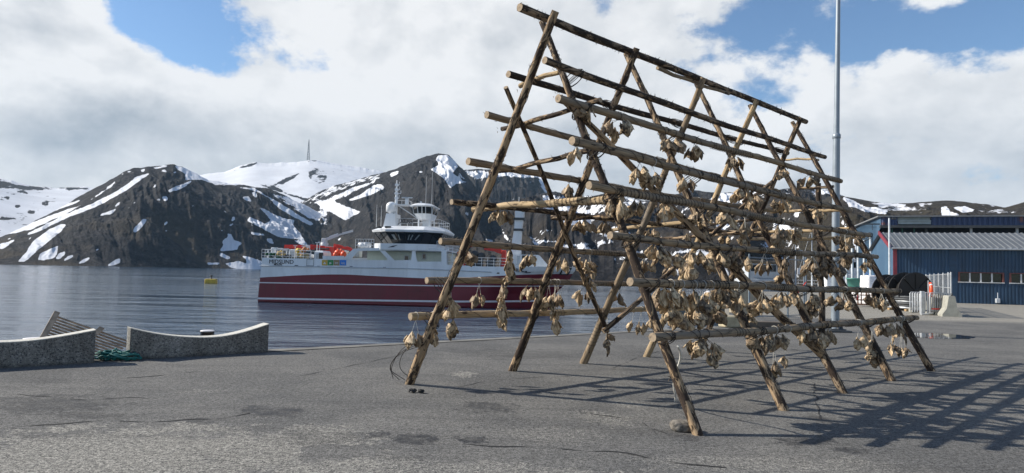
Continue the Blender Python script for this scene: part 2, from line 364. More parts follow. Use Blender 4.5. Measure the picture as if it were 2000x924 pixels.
# ---- quay: the asphalt sheet, its edge
E0 = gnd(527, 684); E1 = gnd(1240, 647); ed = (E1-E0)/np.linalg.norm(E1-E0); en = np.array([-ed[1], ed[0], 0])   # en points to the water
corner = E0 + ed*16.6
left_end = E0 - ed*40
edge_pts = [left_end, corner, np.array([24, 78, 0]), np.array([40, 118, 0]), np.array([420, 180, 0]), np.array([900, 250, 0]), np.array([900, -60, 0]), np.array([-40, -60, 0])]
def asphalt_mat():
    m, t, p = new_mat('worn asphalt'); c = t.coord()
    x, y, z = t.xyz(c)[:3]
    wob = t.noise(c, 1.7, 5, 0.62); wobx = t.math('MULTIPLY', t.math('SUBTRACT', wob, 0.5), 0.9)
    fine = t.noise(c, 75, 2, 0.8); agg = t.noise(c, 24, 4, 0.8); med = t.noise(c, 7, 6, 0.65); big = t.noise(c, 0.55, 5, 0.6, 0.5)
    base = t.mix(t.mapr(big, 0.3, 0.72), (0.100, 0.100, 0.100), (0.152, 0.149, 0.143))
    def blob(bx, by, rx, ry, rot=0.0, soft=0.5):
        dx = t.math('SUBTRACT', x, bx); dy = t.math('SUBTRACT', y, by)
        cs, sn = math.cos(rot), math.sin(rot)
        u = t.math('DIVIDE', t.math('ADD', t.math('MULTIPLY', dx, cs), t.math('MULTIPLY', dy, sn)), rx)
        v = t.math('DIVIDE', t.math('SUBTRACT', t.math('MULTIPLY', dy, cs), t.math('MULTIPLY', dx, sn)), ry)
        r = t.math('SQRT', t.math('ADD', t.math('MULTIPLY', u, u), t.math('MULTIPLY', v, v)))
        r = t.math('ADD', r, t.math('MULTIPLY', t.math('SUBTRACT', t.noise(c, 3.2/max(rx, ry)**0.6, 8, 0.74), 0.5), 4.2))
        return t.mapr(r, 1.0-soft*.6, 1.0+soft*0.2, 1.0, 0.0)
    def summed(lst):
        s = None
        for px, py, hw, hh, rot, soft, amt in lst:
            g = gnd(px, py); d = (g[1])/F_PX; gy = abs(gnd(px, py-hh)[1]-gnd(px, py+hh)[1])/2
            bb = t.math('MULTIPLY', blob(g[0], g[1], hw*d, gy*1.15, rot, soft*.7), amt)
            s = bb if s is None else t.math('MAXIMUM', s, bb)
        return s
    # old surface with bare aggregate in the foreground, to the left of a joint
    pale = summed([(250, 888, 420, 62, 0.0, 0.5, .75), (760, 915, 420, 22, 0, .6, .6), (1180, 815, 60, 16, 0.5, 1.0, .6), (1090, 850, 110, 16, 0.0, 1.0, .45), (620, 838, 90, 10, 0.0, 1.0, .7), (640, 858, 80, 12, 0, 1.0, .7),
                   (905, 731, 26, 5, 0, .6, .8), (1230, 790, 40, 9, .6, .8, .6), (1500, 905, 300, 14, 0, .8, .5), (400, 764, 60, 4, 0.2, .9, .5)])
    base = t.mix(t.math('MULTIPLY', t.mapr(t.math('ADD', pale, t.math('MULTIPLY', t.math('SUBTRACT', t.math('ADD', t.math('MULTIPLY', agg, .5), t.math('MULTIPLY', fine, .5)), 0.5), 3.2)), 0.35, 1.1), 0.8), base, (0.27, 0.26, 0.235))
    dark = summed([(80, 790, 125, 17, 0.0, 0.3, .75), (550, 806, 45, 9, 0, .5, .9), (500, 800, 24, 8, 0.3, .5, .95), (815, 857, 50, 8, 0, .4, 1.0), (920, 858, 34, 7, 0, .4, 1.0), (740, 848, 22, 5, 0, .4, .9),
                   (955, 796, 58, 9, 0.1, .5, .85), (1600, 818, 25, 7, .2, .5, .7), (1570, 862, 62, 9, .2, .4, .9), (1660, 880, 40, 5, 0, .4, .9), (1345, 856, 26, 5, 0, .4, .7), (400, 822, 45, 6, 0, .5, .7),
                   (180, 812, 90, 6, 0, .6, .6), (1010, 690, 120, 9, 0, .6, .4), (620, 855, 90, 16, 0, .6, .45)])
    dark = t.math('MULTIPLY', dark, t.mapr(t.noise(t.mapping(c, (3.0, 5.5, 1), rot=(0, 0, .2)), 1.0, 7, .72), .40, .54, .25, 1.0))
    base = t.mix(t.math('MULTIPLY', dark, 0.88), base, (0.030, 0.030, 0.032))
    # the far yard is paler, dusty concrete-like paving
    far = t.mapr(t.math('ADD', y, t.math('MULTIPLY', wobx, 1.5)), 27.5, 29.5)
    base = t.mix(t.math('MULTIPLY', far, 0.85), base, (0.27, 0.255, 0.225))
    tread = t.noise(t.mapping(c, (0.35, 2.6, 1), rot=(0, 0, 0.1)), 1.0, 5, 0.6)
    base = t.mix(t.math('MULTIPLY', t.mapr(tread, 0.5, 0.72), 0.35), base, (0.05, 0.05, 0.052))
    base = t.mix(1.0, base, t.mix(t.mapr(t.math('ADD', fine, t.math('MULTIPLY', agg, 0.9)), 0.70, 1.20), (0.22, 0.22, 0.22), (2.0, 1.98, 1.92)), 'MULTIPLY')
    base = t.mix(1.0, base, t.mix(med, (0.62, 0.62, 0.62), (1.36, 1.36, 1.36)), 'MULTIPLY')
    t.put(p.inputs['Base Color'], base)
    t.put(p.inputs['Roughness'], t.mapr(dark, 0.3, 1.0, 0.92, 0.6)); p.inputs['Specular IOR Level'].default_value = 0.2
    t.put(p.inputs['Normal'], t.bump(t.math('ADD', t.math('ADD', fine, agg), t.math('MULTIPLY', med, 1.2)), 0.55, 0.012))
    return m
ASPH = asphalt_mat()
b = MB(); b.add(edge_pts, [tuple(range(len(edge_pts)))])
tag(b.build('quay_ground', ASPH), kind='structure')
CONC = paint('old concrete', (0.18, 0.173, 0.155), 0.85, 0.35, 1.6, 0.4, 60, dirt=0.4)
b = MB()                                   # the concrete lip and the wall face below it
for a, c in ((left_end, corner), (corner, edge_pts[2]), (edge_pts[2], edge_pts[3])):
    d = (c-a)/np.linalg.norm(c-a); n = np.array([-d[1], d[0], 0])
    p0, p1, p2, p3 = a-n*0.28, a+n*0.03, c+n*0.03, c-n*0.28
    b.add([q+np.array([0, 0, z]) for q in (p0, p1, p2, p3) for z in (0.012, -4.0)], [(0, 2, 4, 6), (2, 3, 5, 4), (0, 1, 3, 2), (6, 4, 5, 7)])
tag(b.build('quay_edge', CONC), kind='structure')

# cracks and a joint in the paving: thin dark strips lying on the sheet
DARK = paint('dark crack filler', (0.018, 0.018, 0.019), 0.9)
def crack(pts, wd, jitter):
    P = [gnd(*q) for q in pts]; fine = []
    for a, c in zip(P[:-1], P[1:]):
        n = max(2, int(np.linalg.norm(c-a)/0.05))
        for i in range(n): fine.append(a+(c-a)*i/n)
    L = len(fine); off = [(fbm(i*0.12, 3.3, 4, 5)-0.5)*jitter for i in range(L)]
    vs = []; 
    for i, q in enumerate(fine):
        d = fine[min(i+1, L-1)]-fine[max(i-1, 0)]; d /= np.linalg.norm(d); n = np.array([-d[1], d[0], 0])
        wl = wd*max(0.12, (vnoise(i*0.31, 1.7, 3)*1.6-0.25))
        vs += [q+n*(off[i]+wl)+np.array([0, 0, .004]), q+n*(off[i]-wl)+np.array([0, 0, .004])]
    m = MB(); m.add(vs, [(2*i, 2*i+1, 2*i+3, 2*i+2) for i in range(L-1)])
    tag(m.build('paving_crack', DARK), kind='structure')
crack([(0, 836), (120, 828), (200, 822), (330, 824), (430, 818), (500, 806)], 0.020, 0.25)
crack([(860, 862), (875, 868), (905, 868), (960, 872), (1060, 874), (1200, 884), (1330, 906), (1430, 918)], 0.016, 0.2)
crack([(200, 742), (300, 735), (400, 724)], 0.02, 0.1)
crack([(1590, 745), (1592, 780), (1600, 820)], 0.012, 0.16)
crack([(0, 768), (150, 780), (320, 778)], 0.012, 0.3); crack([(880, 760), (960, 742), (1120, 735)], 0.010, 0.2); crack([(1100, 800), (1250, 822), (1300, 850)], 0.010, 0.25)
crack([(560, 740), (700, 712), (800, 690)], 0.010, 0.12)
crack([(1190, 722), (1250, 697), (1310, 680)], 0.009, 0.08)

# puddle by the yard
PUD, tp, pp = new_mat('standing water'); tp.put(pp.inputs['Base Color'], (0.02, 0.02, 0.021)); pp.inputs['Roughness'].default_value = 0.03; pp.inputs['IOR'].default_value = 1.33
b = MB(); cxy = gnd(1812, 656); ring = []
for k in range(48):
    a = 2*math.pi*k/48; r = 1+0.35*(fbm(math.cos(a)*1.5+5, math.sin(a)*1.5+5, 4, 8)-0.5)*2
    ring.append((cxy[0]+1.35*r*math.cos(a), cxy[1]+1.0*r*math.sin(a)+0.1*math.cos(a), 0.006))
b.add(ring, [tuple(range(48))]); tag(b.build('puddle', PUD), kind='structure')

# ---- mountains
SX0, SX1, SY0, SY1 = -200, 2200, 200, 640
def fill(mask, poly, val):
    poly = np.array(poly, float); x0, y0 = np.floor(poly.min(0)).astype(int); x1, y1 = np.ceil(poly.max(0)).astype(int)
    x0 = max(x0, SX0); x1 = min(x1, SX1-1); y0 = max(y0, SY0); y1 = min(y1, SY1-1)
    if x1 <= x0 or y1 <= y0: return
    X, Y = np.meshgrid(np.arange(x0, x1+1)+0.5, np.arange(y0, y1+1)+0.5); ins = np.zeros(X.shape, bool)
    n = len(poly)
    for i in range(n):
        ax, ay = poly[i]; bx, by = poly[(i+1) % n]
        if ay == by: continue
        c = ((ay > Y) != (by > Y)) & (X < (bx-ax)*(Y-ay)/(by-ay)+ax); ins ^= c
    sub = mask[y0-SY0:y1-SY0+1, x0-SX0:x1-SX0+1]; sub[ins] = val
def blur(m):
    for ax in (0, 1): m = (np.roll(m, 1, ax)+2*m+np.roll(m, -1, ax))/4
    return m
def mtn_mat(name, rock_lo, rock_hi, grass, snow=(0.68, 0.70, 0.74), nscale=0.02):
    m, t, p = new_mat(name); c = t.coord()
    at = t.node('ShaderNodeAttribute'); at.attribute_name = 'snow'; sn = at.outputs['Fac']
    n1 = t.noise(c, nscale*2.2, 8, 0.66); n2 = t.noise(t.mapping(c, (1, 1, 0.5)), nscale*0.45, 6, 0.6); n3 = t.noise(c, nscale*5, 6, 0.75)
    rock = t.mix(t.mapr(n3, 0.36, 0.64), tuple(v*0.35 for v in rock_lo), tuple(v*1.25 for v in rock_hi))
    rock = t.mix(t.mapr(n1, 0.35, 0.65), rock_lo, rock)
    z = t.xyz(c)[2]
    g = t.math('MULTIPLY', t.mapr(n2, 0.44, 0.62), t.mapr(t.math('ADD', z, t.math('MULTIPLY', n1, 60)), 160, 20))
    rock = t.mix(t.math('MULTIPLY', g, 0.5), rock, grass)
    k = t.math('ADD', sn, t.math('MULTIPLY', t.math('SUBTRACT', n1, 0.5), 1.15)); k = t.math('ADD', k, t.math('MULTIPLY', t.math('SUBTRACT', n3, 0.5), 0.7))
    cov = t.mapr(k, 0.43, 0.50)
    sn_c = t.mix(t.mapr(n2, 0.3, 0.7), tuple(v*0.86 for v in snow), snow)
    t.put(p.inputs['Base Color'], t.mix(cov, rock, sn_c)); p.inputs['Roughness'].default_value = 0.9; p.inputs['Specular IOR Level'].default_value = 0.1
    t.put(p.inputs['Normal'], t.bump(t.math('ADD', n3, n1), t.mapr(cov, 0, 1, 0.9, 0.12), 6.0))
    return m
ROCK = mtn_mat('rocky mountainside', (0.024, 0.0235, 0.026), (0.052, 0.049, 0.049), (0.085, 0.065, 0.038))
ROCK2 = mtn_mat('gravelly hillside', (0.055, 0.050, 0.046), (0.10, 0.090, 0.078), (0.10, 0.085, 0.05), nscale=0.06)
def mountain(name, sky_pts, df, dr, base, polys, amp=0.05, gex=0.85, step=1.3, rows=150, mat=ROCK, foot=WATER-1, seed=1, gully=26.0, rough=0.012, var=0.0):
    ae = np.array([px_az_el(*q) for q in sky_pts]); a0, a1 = ae[0, 0], ae[-1, 0]
    ncol = int((a1-a0)*F_PX/step); A = np.linspace(a0, a1, ncol); EL = np.interp(A, ae[:, 0], ae[:, 1])
    px_a = A*F_PX
    kw = 2*int(18/step)+1; pad = np.pad(EL, 2*kw, mode='edge'); kern = np.hanning(2*kw+1); kern /= kern.sum(); EL0 = np.convolve(pad, kern, 'same')[2*kw:-2*kw]; EL = EL + (fbm(px_a/22, px_a*0+seed, 5, seed, 0.6)-0.5)*0.0042*(rough/0.012)
    dfa = df(A) if callable(df) else np.full(ncol, df); 
    T = np.concatenate([np.linspace(0, 1, rows), np.linspace(1.0, 1.4, 14)[1:]])
    t = T[:, None]; dra = dr(A)[None, :] if callable(dr) else np.full((1, ncol), dr)
    D = dfa[None, :] + (dra-dfa[None, :])*t
    tt = np.minimum(t, 1); nr = np.clip((tt-.82)/.18, 0, 1)**2
    HR = EYE + dra*np.tan(EL0[None, :]+(EL-EL0)[None, :]*nr)
    n_lo = fbm(px_a[None, :]/130+3*t, t*2.2+seed, 4, seed+3)
    g = tt**(gex + (0.9 if amp > .01 else .25)*(n_lo-0.5))
    Z = foot + (HR-foot)*g
    env = np.clip(tt*(1-tt)*4, 0, 1)**0.7
    wx = (px_a[None, :] + 40*t)/gully
    gl = fbm(wx + 1.4*fbm(wx*0.5, t*4, 3, seed+9), t*3.1, 6, seed+5, 0.55, amp > .01)-0.55
    cl = fbm(px_a[None, :]/9, t*26, 4, seed+11, 0.6)-0.5
    Z = Z + env*(HR-foot)*(amp*2.0*gl + amp*0.55*cl)
    # keep the ridge the ridge: no point may rise above the skyline as seen from the quay
    over = (Z-EYE)/D - (HR-EYE)/dra
    Z = np.where((t < 1) & (over > -0.0004), EYE + D*((HR-EYE)/dra-0.0004), Z)
    back = np.maximum(t-1, 0); Z = Z - back*(HR-foot)*1.6
    X = np.sin(A)[None, :]*D; Y = np.cos(A)[None, :]*D
    V = np.stack([X, Y, Z], -1).reshape(-1, 3); R = len(T)
    # snow lying where it lies on the slope
    mask = np.full((SY1-SY0, SX1-SX0), 0.0, float); mask[:] = base if not callable(base) else 0
    for poly, val in polys: fill(mask, poly, val)
    for _ in range(3): mask = blur(mask)
    rel = V-CAM; zz = rel@fw; PX = 1000+F_PX*(rel@RT)/zz; PY = 462-F_PX*(rel@UP)/zz
    fx = np.clip(PX-SX0-.5, 0, SX1-SX0-2); fy = np.clip(PY-SY0-.5, 0, SY1-SY0-2); ix = fx.astype(int); iy = fy.astype(int); fx -= ix; fy -= iy
    extra = (fbm(PX/(38 if var > 1.4 else 15), PY/(15 if var > 1.4 else 6.5), 5, seed+31, .6)-.5)*var
    S = extra + (mask[iy, ix]*(1-fx)+mask[iy, ix+1]*fx)*(1-fy) + (mask[iy+1, ix]*(1-fx)+mask[iy+1, ix+1]*fx)*fy
    ii = np.arange(R*ncol).reshape(R, ncol)
    F = np.stack([ii[:-1, :-1], ii[:-1, 1:], ii[1:, 1:], ii[1:, :-1]], -1).reshape(-1, 4)
    me = bpy.data.meshes.new(name); me.vertices.add(len(V)); me.vertices.foreach_set('co', V.ravel().astype(np.float32))
    me.loops.add(F.size); me.polygons.add(len(F)); me.loops.foreach_set('vertex_index', F.ravel().astype(np.int32))
    me.polygons.foreach_set('loop_start', (np.arange(len(F))*4).astype(np.int32)); me.polygons.foreach_set('use_smooth', np.ones(len(F), bool))
    at = me.attributes.new('snow', 'FLOAT', 'POINT'); at.data.foreach_set('value', S.astype(np.float32))
    me.materials.append(mat); me.update(calc_edges=True); me.validate()
    o = bpy.data.objects.new(name, me); COL.objects.link(o); tag(o, kind='structure'); return o
K = 3.423
def C1(*p): return [(x/K, 290+y/K) for x, y in p]
def C2(*p): return [(400+x/K, 290+y/K) for x, y in p]
def lin(p0, v0, p1, v1):
    a0, a1 = px_az_el(p0, 500)[0], px_az_el(p1, 500)[0]
    return lambda A: np.interp(A, [a0, a1], [v0, v1])

mountain('mountain', [(-220, 300), (-100, 322), (0, 347), (30, 355), (60, 363), (110, 366), (165, 367), (200, 371), (300, 380), (420, 400)], 1300, 2600, 0.80,
         [([(-200, 340), (-20, 350), (60, 366), (110, 371), (60, 372), (-100, 358)], .1), (C1((0, 310), (60, 320), (70, 350), (0, 350)), .3), (C1((100, 285), (160, 280), (200, 310), (130, 300)), .25),
          (C1((280, 345), (330, 345), (320, 385), (280, 380)), .3), (C1((100, 375), (140, 380), (130, 398), (100, 395)), .2), (C1((170, 410), (240, 415), (230, 435), (180, 430)), .35), (C1((200, 250), (600, 262), (600, 275), (250, 268)), .25),
          (C1((0, 440), (120, 465), (60, 480), (0, 475)), .3)], 0.004, seed=21, rows=90, gully=160, var=1.2)
snow1 = [(C1((900, 155), (860, 150), (800, 190), (740, 262), (600, 350), (400, 455), (200, 545), (0, 585), (0, 570), (150, 520), (400, 425), (560, 372), (700, 275), (790, 200), (820, 165)), .95),
         (C1((1020, 160), (960, 195), (830, 290), (650, 385), (480, 450), (250, 560), (160, 590), (200, 560), (440, 440), (600, 375), (700, 330), (850, 240), (915, 185)), .95),
         (C1((555, 335), (500, 370), (340, 425), (360, 410), (480, 360)), .9), (C1((0, 480), (220, 475), (120, 520), (0, 550)), .62), (C1((0, 525), (230, 505), (90, 565), (0, 585)), .75),
         (C1((0, 640), (120, 598), (30, 665), (0, 672)), .9), (C1((40, 605), (90, 590), (60, 610)), .8), (C1((180, 610), (220, 580), (200, 610)), .9),
         (C1((445, 505), (410, 505), (330, 540), (270, 585), (220, 620), (170, 700), (120, 755), (165, 757), (240, 690), (290, 650), (350, 600), (410, 550)), .97),
         (C1((390, 650), (330, 670), (270, 705), (250, 745), (290, 750), (360, 735), (385, 690)), .85), (C1((435, 690), (400, 700), (368, 740), (400, 737), (430, 712)), .95),
         (C1((490, 710), (455, 722), (422, 750), (450, 747), (488, 722)), .95), (C1((600, 728), (560, 742), (520, 770), (560, 767), (600, 735)), .95), (C1((800, 738), (770, 745), (715, 782), (760, 784), (800, 765)), .97),
         (C1((985, 475), (960, 470), (900, 530), (888, 555), (905, 560), (945, 530)), .97), (C1((1125, 478), (1105, 495), (1092, 520), (1105, 518), (1122, 495)), .95), (C1((812, 350), (790, 362), (763, 392), (775, 390), (800, 370)), .95),
         (C1((780, 400), (730, 420), (665, 440), (670, 450), (730, 440), (700, 468), (770, 415)), .9), (C1((918, 348), (900, 355), (885, 372), (900, 370)), .95), (C1((880, 382), (838, 405), (850, 405), (880, 390)), .9), (C1((950, 295), (920, 315), (930, 318), (948, 303)), .95),
         (C1((838, 320), (822, 340), (830, 342)), .9), (C1((1040, 238), (1045, 250), (1015, 275)), .9), (C1((1085, 322), (1115, 318), (1122, 340), (1105, 352), (1085, 335)), .93), (C1((1040, 345), (1080, 330), (1070, 350)), .7),
         (C1((1285, 212), (1200, 245), (1120, 280), (1135, 293), (1230, 260), (1275, 230)), .95), (C1((1165, 112), (1240, 130), (1400, 168), (1560, 236), (1440, 242), (1350, 210), (1240, 208), (1238, 165), (1195, 145)), .97),
         (C1((1010, 130), (1120, 112), (1110, 125), (1040, 138)), .85), (C1((1050, 160), (1100, 140), (1140, 165), (1090, 158)), .8), (C1((940, 145), (970, 135), (965, 155), (945, 160)), .9), (C1((1150, 160), (1190, 152), (1170, 170)), .9),
         (C1((630, 685), (665, 662), (655, 680)), .9), (C1((560, 635), (590, 612), (580, 630)), .8), (C1((820, 680), (845, 668), (830, 684)), .8), (C1((1100, 550), (1140, 528), (1110, 560)), .8), (C1((1290, 470), (1305, 465), (1300, 478)), .9), (C1((1280, 385), (1300, 370), (1290, 390)), .8),
         (C1((1520, 568), (1552, 572), (1560, 610), (1620, 635), (1590, 655), (1590, 680), (1530, 685), (1470, 684), (1490, 650), (1485, 620), (1520, 600)), .97), (C1((1470, 698), (1500, 705), (1542, 730), (1520, 740), (1468, 720)), .95),
         (C1((1605, 710), (1650, 720), (1735, 752), (1800, 780), (1800, 808), (1590, 808), (1540, 795), (1505, 768), (1600, 752), (1650, 770), (1640, 740)), .93), (C1((1385, 765), (1470, 762), (1460, 778), (1390, 778)), .97),
         (C1((1550, 455), (1568, 455), (1575, 475), (1550, 490)), .95), (C1((1530, 512), (1570, 498), (1545, 518)), .9), (C1((1490, 410), (1530, 430), (1500, 430)), .9), (C1((1475, 545), (1490, 545), (1485, 558)), .9), (C1((1510, 395), (1535, 395), (1520, 402)), .8),
         (C1((1618, 325), (1660, 318), (1690, 362), (1640, 348)), .95), (C1((1675, 293), (1710, 290), (1722, 330), (1700, 325)), .92),
         (C2((210, 255), (330, 265), (440, 330), (560, 400), (640, 450), (730, 505), (700, 512), (600, 462), (500, 405), (430, 335), (350, 287)), .95),
         (C2((430, 300), (560, 320), (700, 360), (820, 420), (900, 478), (820, 490), (740, 485), (640, 435), (540, 370)), .60), (C2((560, 330), (700, 390), (760, 450), (700, 470), (620, 420)), .78),
         (C2((365, 390), (420, 415), (520, 460), (600, 480), (590, 510), (640, 570), (690, 650), (640, 642), (560, 603), (470, 582), (370, 527), (280, 482), (300, 455), (400, 505), (440, 482)), .90), (C2((560, 600), (640, 605), (660, 630), (570, 615)), .4),
         (C2((290, 552), (400, 575), (405, 585), (320, 578)), .95), (C2((410, 605), (445, 600), (470, 640), (430, 640)), .9), (C2((300, 505), (330, 515), (310, 522)), .85), (C2((180, 460), (205, 470), (175, 488)), .9),
         (C2((0, 165), (60, 168), (180, 222), (300, 242), (200, 245), (60, 238)), .97)]
mountain('mountain', [(-260, 560), (-140, 525), (0, 463), (60, 437), (120, 404), (180, 369), (240, 337), (262, 329), (300, 325), (340, 320), (365, 330), (408, 352), (450, 358), (490, 362), (530, 371), (570, 388), (610, 408), (650, 430), (690, 452), (740, 478), (800, 500), (880, 517)],
         lin(-200, 760, 800, 1150), lin(-200, 1350, 800, 1450), 0.0, snow1, 0.055, rows=190, seed=3, var=0.7)
mountain('mountain', [(330, 352), (410, 338), (440, 335), (470, 322), (500, 317), (520, 319), (560, 318), (605, 312), (650, 318), (700, 327), (745, 335), (790, 345), (900, 370)], 1500, 2900, 0.93,
         [(C2((690, 160), (740, 125), (810, 150), (820, 190), (800, 225), (760, 240), (700, 210)), .46), (C2((440, 250), (500, 215), (560, 188), (640, 162), (610, 190), (520, 240)), .24), (C2((330, 235), (460, 250), (560, 300), (690, 335), (680, 360), (640, 340), (500, 290)), .15),
          (C2((680, 330), (760, 290), (800, 280), (760, 320)), .3), (C2((690, 345), (800, 340), (870, 330), (940, 285), (1000, 250), (1100, 220), (1180, 180), (1080, 195), (940, 240), (860, 255), (760, 325)), .38),
          (C2((155, 155), (260, 115), (345, 90), (365, 97), (260, 130), (200, 150)), .2), (C2((620, 95), (700, 78), (760, 80), (700, 88)), .25), (C2((1120, 148), (1200, 148), (1190, 156)), .5)], 0.004, seed=33, rows=120, gully=160, var=1.2)
mountain('mountain', [(540, 430), (575, 404), (600, 388), (622, 376), (651, 364), (675, 357), (707, 347), (745, 339), (780, 327), (809, 314), (835, 304), (858, 300), (876, 303), (888, 315), (905, 332), (918, 352), (935, 372), (965, 388), (1010, 402), (1060, 430), (1090, 470), (1130, 525)],
         lin(560, 1250, 1100, 520), lin(560, 1700, 1100, 1150), 0.0,
         [([(560, 412), (600, 386), (651, 362), (745, 338), (742, 349), (700, 358), (660, 374), (620, 392)], .46), ([(600, 398), (640, 388), (690, 366), (735, 352), (730, 358), (680, 380), (640, 398)], .62), ([(560, 420), (640, 400), (640, 440), (560, 440)], .5), (C2((1560, 45), (1622, 45), (1680, 90), (1692, 120), (1660, 165), (1730, 230), (1680, 240), (1640, 265), (1600, 205), (1560, 172), (1505, 140), (1570, 115), (1545, 70)), .88), (C2((1700, 150), (1760, 230), (1740, 245), (1690, 190)), .5),
          (C2((1180, 238), (1202, 265), (1100, 312), (980, 352), (958, 345), (1040, 310), (1080, 280), (1130, 248)), .92), (C2((740, 365), (860, 348), (900, 372), (990, 402), (1042, 425), (940, 482), (870, 440)), .97), (C2((1240, 165), (1305, 145), (1292, 172), (1240, 197)), .85), (C2((1425, 155), (1460, 155), (1450, 165)), .9),
          (C2((890, 340), (960, 290), (1020, 260), (960, 320)), .6), (C2((1555, 280), (1590, 285), (1580, 295)), .7), (C2((1610, 300), (1630, 310), (1615, 315)), .8), (C2((885, 610), (915, 590), (900, 620)), .9), (C2((1735, 430), (1765, 425), (1760, 450), (1740, 445)), .7),
          ([(1000, 400), (1020, 430), (1050, 470), (1070, 480), (1040, 470), (1010, 440)], .8), ([(975, 430), (985, 455), (1000, 475), (985, 465)], .7), ([(945, 465), (965, 470), (958, 476)], .8)], 0.075, gex=0.78, rows=190, seed=45, gully=34, var=0.6)
mountain('mountain', [(860, 360), (905, 333), (930, 330), (980, 333), (1020, 337), (1055, 342), (1068, 356), (1080, 376), (1100, 392), (1130, 400)], 1500, 1900, 0.25,
         [([(905, 333), (1050, 338), (1060, 348), (985, 345), (930, 350)], .62), ([(1050, 342), (1070, 356), (1085, 385), (1070, 385), (1055, 362)], .6)], 0.10, gex=0.55, rows=110, seed=52, gully=16)
mountain('mountain', [(1000, 392), (1060, 378), (1085, 374), (1110, 380), (1145, 384), (1190, 378), (1230, 388), (1270, 394), (1310, 384), (1345, 371), (1400, 376), (1450, 376), (1510, 371), (1570, 367), (1620, 371), (1660, 388), (1720, 400)], 420, 1500, 0.20,
         [([(1060, 380), (1200, 380), (1260, 395), (1230, 420), (1100, 440), (1060, 410)], .45), ([(1340, 374), (1500, 378), (1560, 395), (1400, 400)], .62), ([(1130, 470), (1300, 470), (1420, 500), (1420, 545), (1120, 540)], .30), ([(1345, 371), (1400, 374), (1385, 388), (1350, 384)], .2), ([(1450, 380), (1620, 372), (1640, 420), (1560, 440), (1450, 420)], .25),
          ([(1100, 530), (1420, 538), (1420, 560), (1100, 560)], 0.0)], 0.06, gex=0.62, rows=150, seed=61, var=1.5)
mountain('mountain', [(1560, 420), (1600, 395), (1630, 378), (1650, 384), (1690, 391), (1740, 398), (1790, 396), (1840, 391), (1880, 394), (1930, 400), (1962, 405), (2000, 394), (2100, 380), (2250, 372)], 170, 620, 0.10,
         [([(1645, 384), (1668, 392), (1690, 404), (1735, 408), (1730, 418), (1690, 414), (1655, 398)], .9), ([(1690, 394), (1775, 400), (1730, 406)], .8), ([(1785, 397), (1830, 398), (1800, 402)], .6), ([(1838, 405), (1850, 404), (1856, 414), (1880, 421), (1840, 421)], .92), ([(1858, 404), (1885, 404), (1912, 412), (1880, 416)], .92),
          ([(1665, 480), (1685, 476), (1675, 490), (1664, 492)], .9), ([(1650, 510), (1670, 508), (1655, 520)], .9), ([(1675, 510), (1690, 508), (1680, 518)], .8), ([(1925, 398), (1950, 402), (1940, 404)], .8), ([(1700, 404), (1760, 402), (1830, 404), (1800, 412), (1740, 412)], .45), ([(1890, 410), (1960, 408), (1990, 414), (1930, 418)], .42), ([(1640, 395), (1660, 420), (1650, 450), (1640, 430)], .4), ([(1665, 465), (1675, 462), (1672, 472)], .8)],
         0.05, gex=0.8, rows=130, mat=ROCK2, seed=77, foot=-0.5, gully=50, rough=0.006, var=0.8)

# ---- the air: far mountains fade towards the colour of the sky
HZ_M = bpy.data.materials.new('air'); HZ_M.use_nodes = True; hn = HZ_M.node_tree; hn.nodes.clear()
ho = hn.nodes.new('ShaderNodeOutputMaterial'); hv = hn.nodes.new('ShaderNodeVolumePrincipled')
hv.inputs['Color'].default_value = (0.50, 0.74, 1.0, 1); hv.inputs['Density'].default_value = 0.00005; hv.inputs['Anisotropy'].default_value = 0.0
hn.links.new(hv.outputs[0], ho.inputs['Volume'])
b = MB(); b.box(-4600, 4600, -400, 4700, WATER-5, 760)
tag(b.build('haze', HZ_M), kind='stuff')
# ================================================================= FISH DRYING RACK
FF = [gnd(*q) for q in ((1362, 850), (1533, 802), (1648, 768), (1745, 744), (1820, 725))]
BF = [gnd(*q) for q in ((800, 750), (998, 724), (1142, 710), (1262, 697))]
BF.append(FF[4] + (BF[3]-FF[3]))
AX = FF[4]-FF[0]; AX /= np.linalg.norm(AX)
MID0 = (FF[0]+BF[0])/2; NMID = np.array([AX[1], -AX[0], 0])
TOP1 = onplane(1070, 38, MID0, NMID)
NF = np.cross(AX, TOP1-FF[0]); NF /= np.linalg.norm(NF); NF = NF if NF @ NMID > 0 else -NF      # outward, to the right side
NB = np.cross(AX, TOP1-BF[0]); NB /= np.linalg.norm(NB); NB = NB if NB @ NMID < 0 else -NB
RO = np.array([(FF[0][0]+BF[4][0])/2, (FF[0][1]+BF[4][1])/2, 0])
rack = thing('fish_drying_rack', 'tall A-shaped drying rack of bark-stripped poles, hung with fish heads, on the asphalt', 'drying rack', RO)
def local(P): return np.asarray(P)-RO
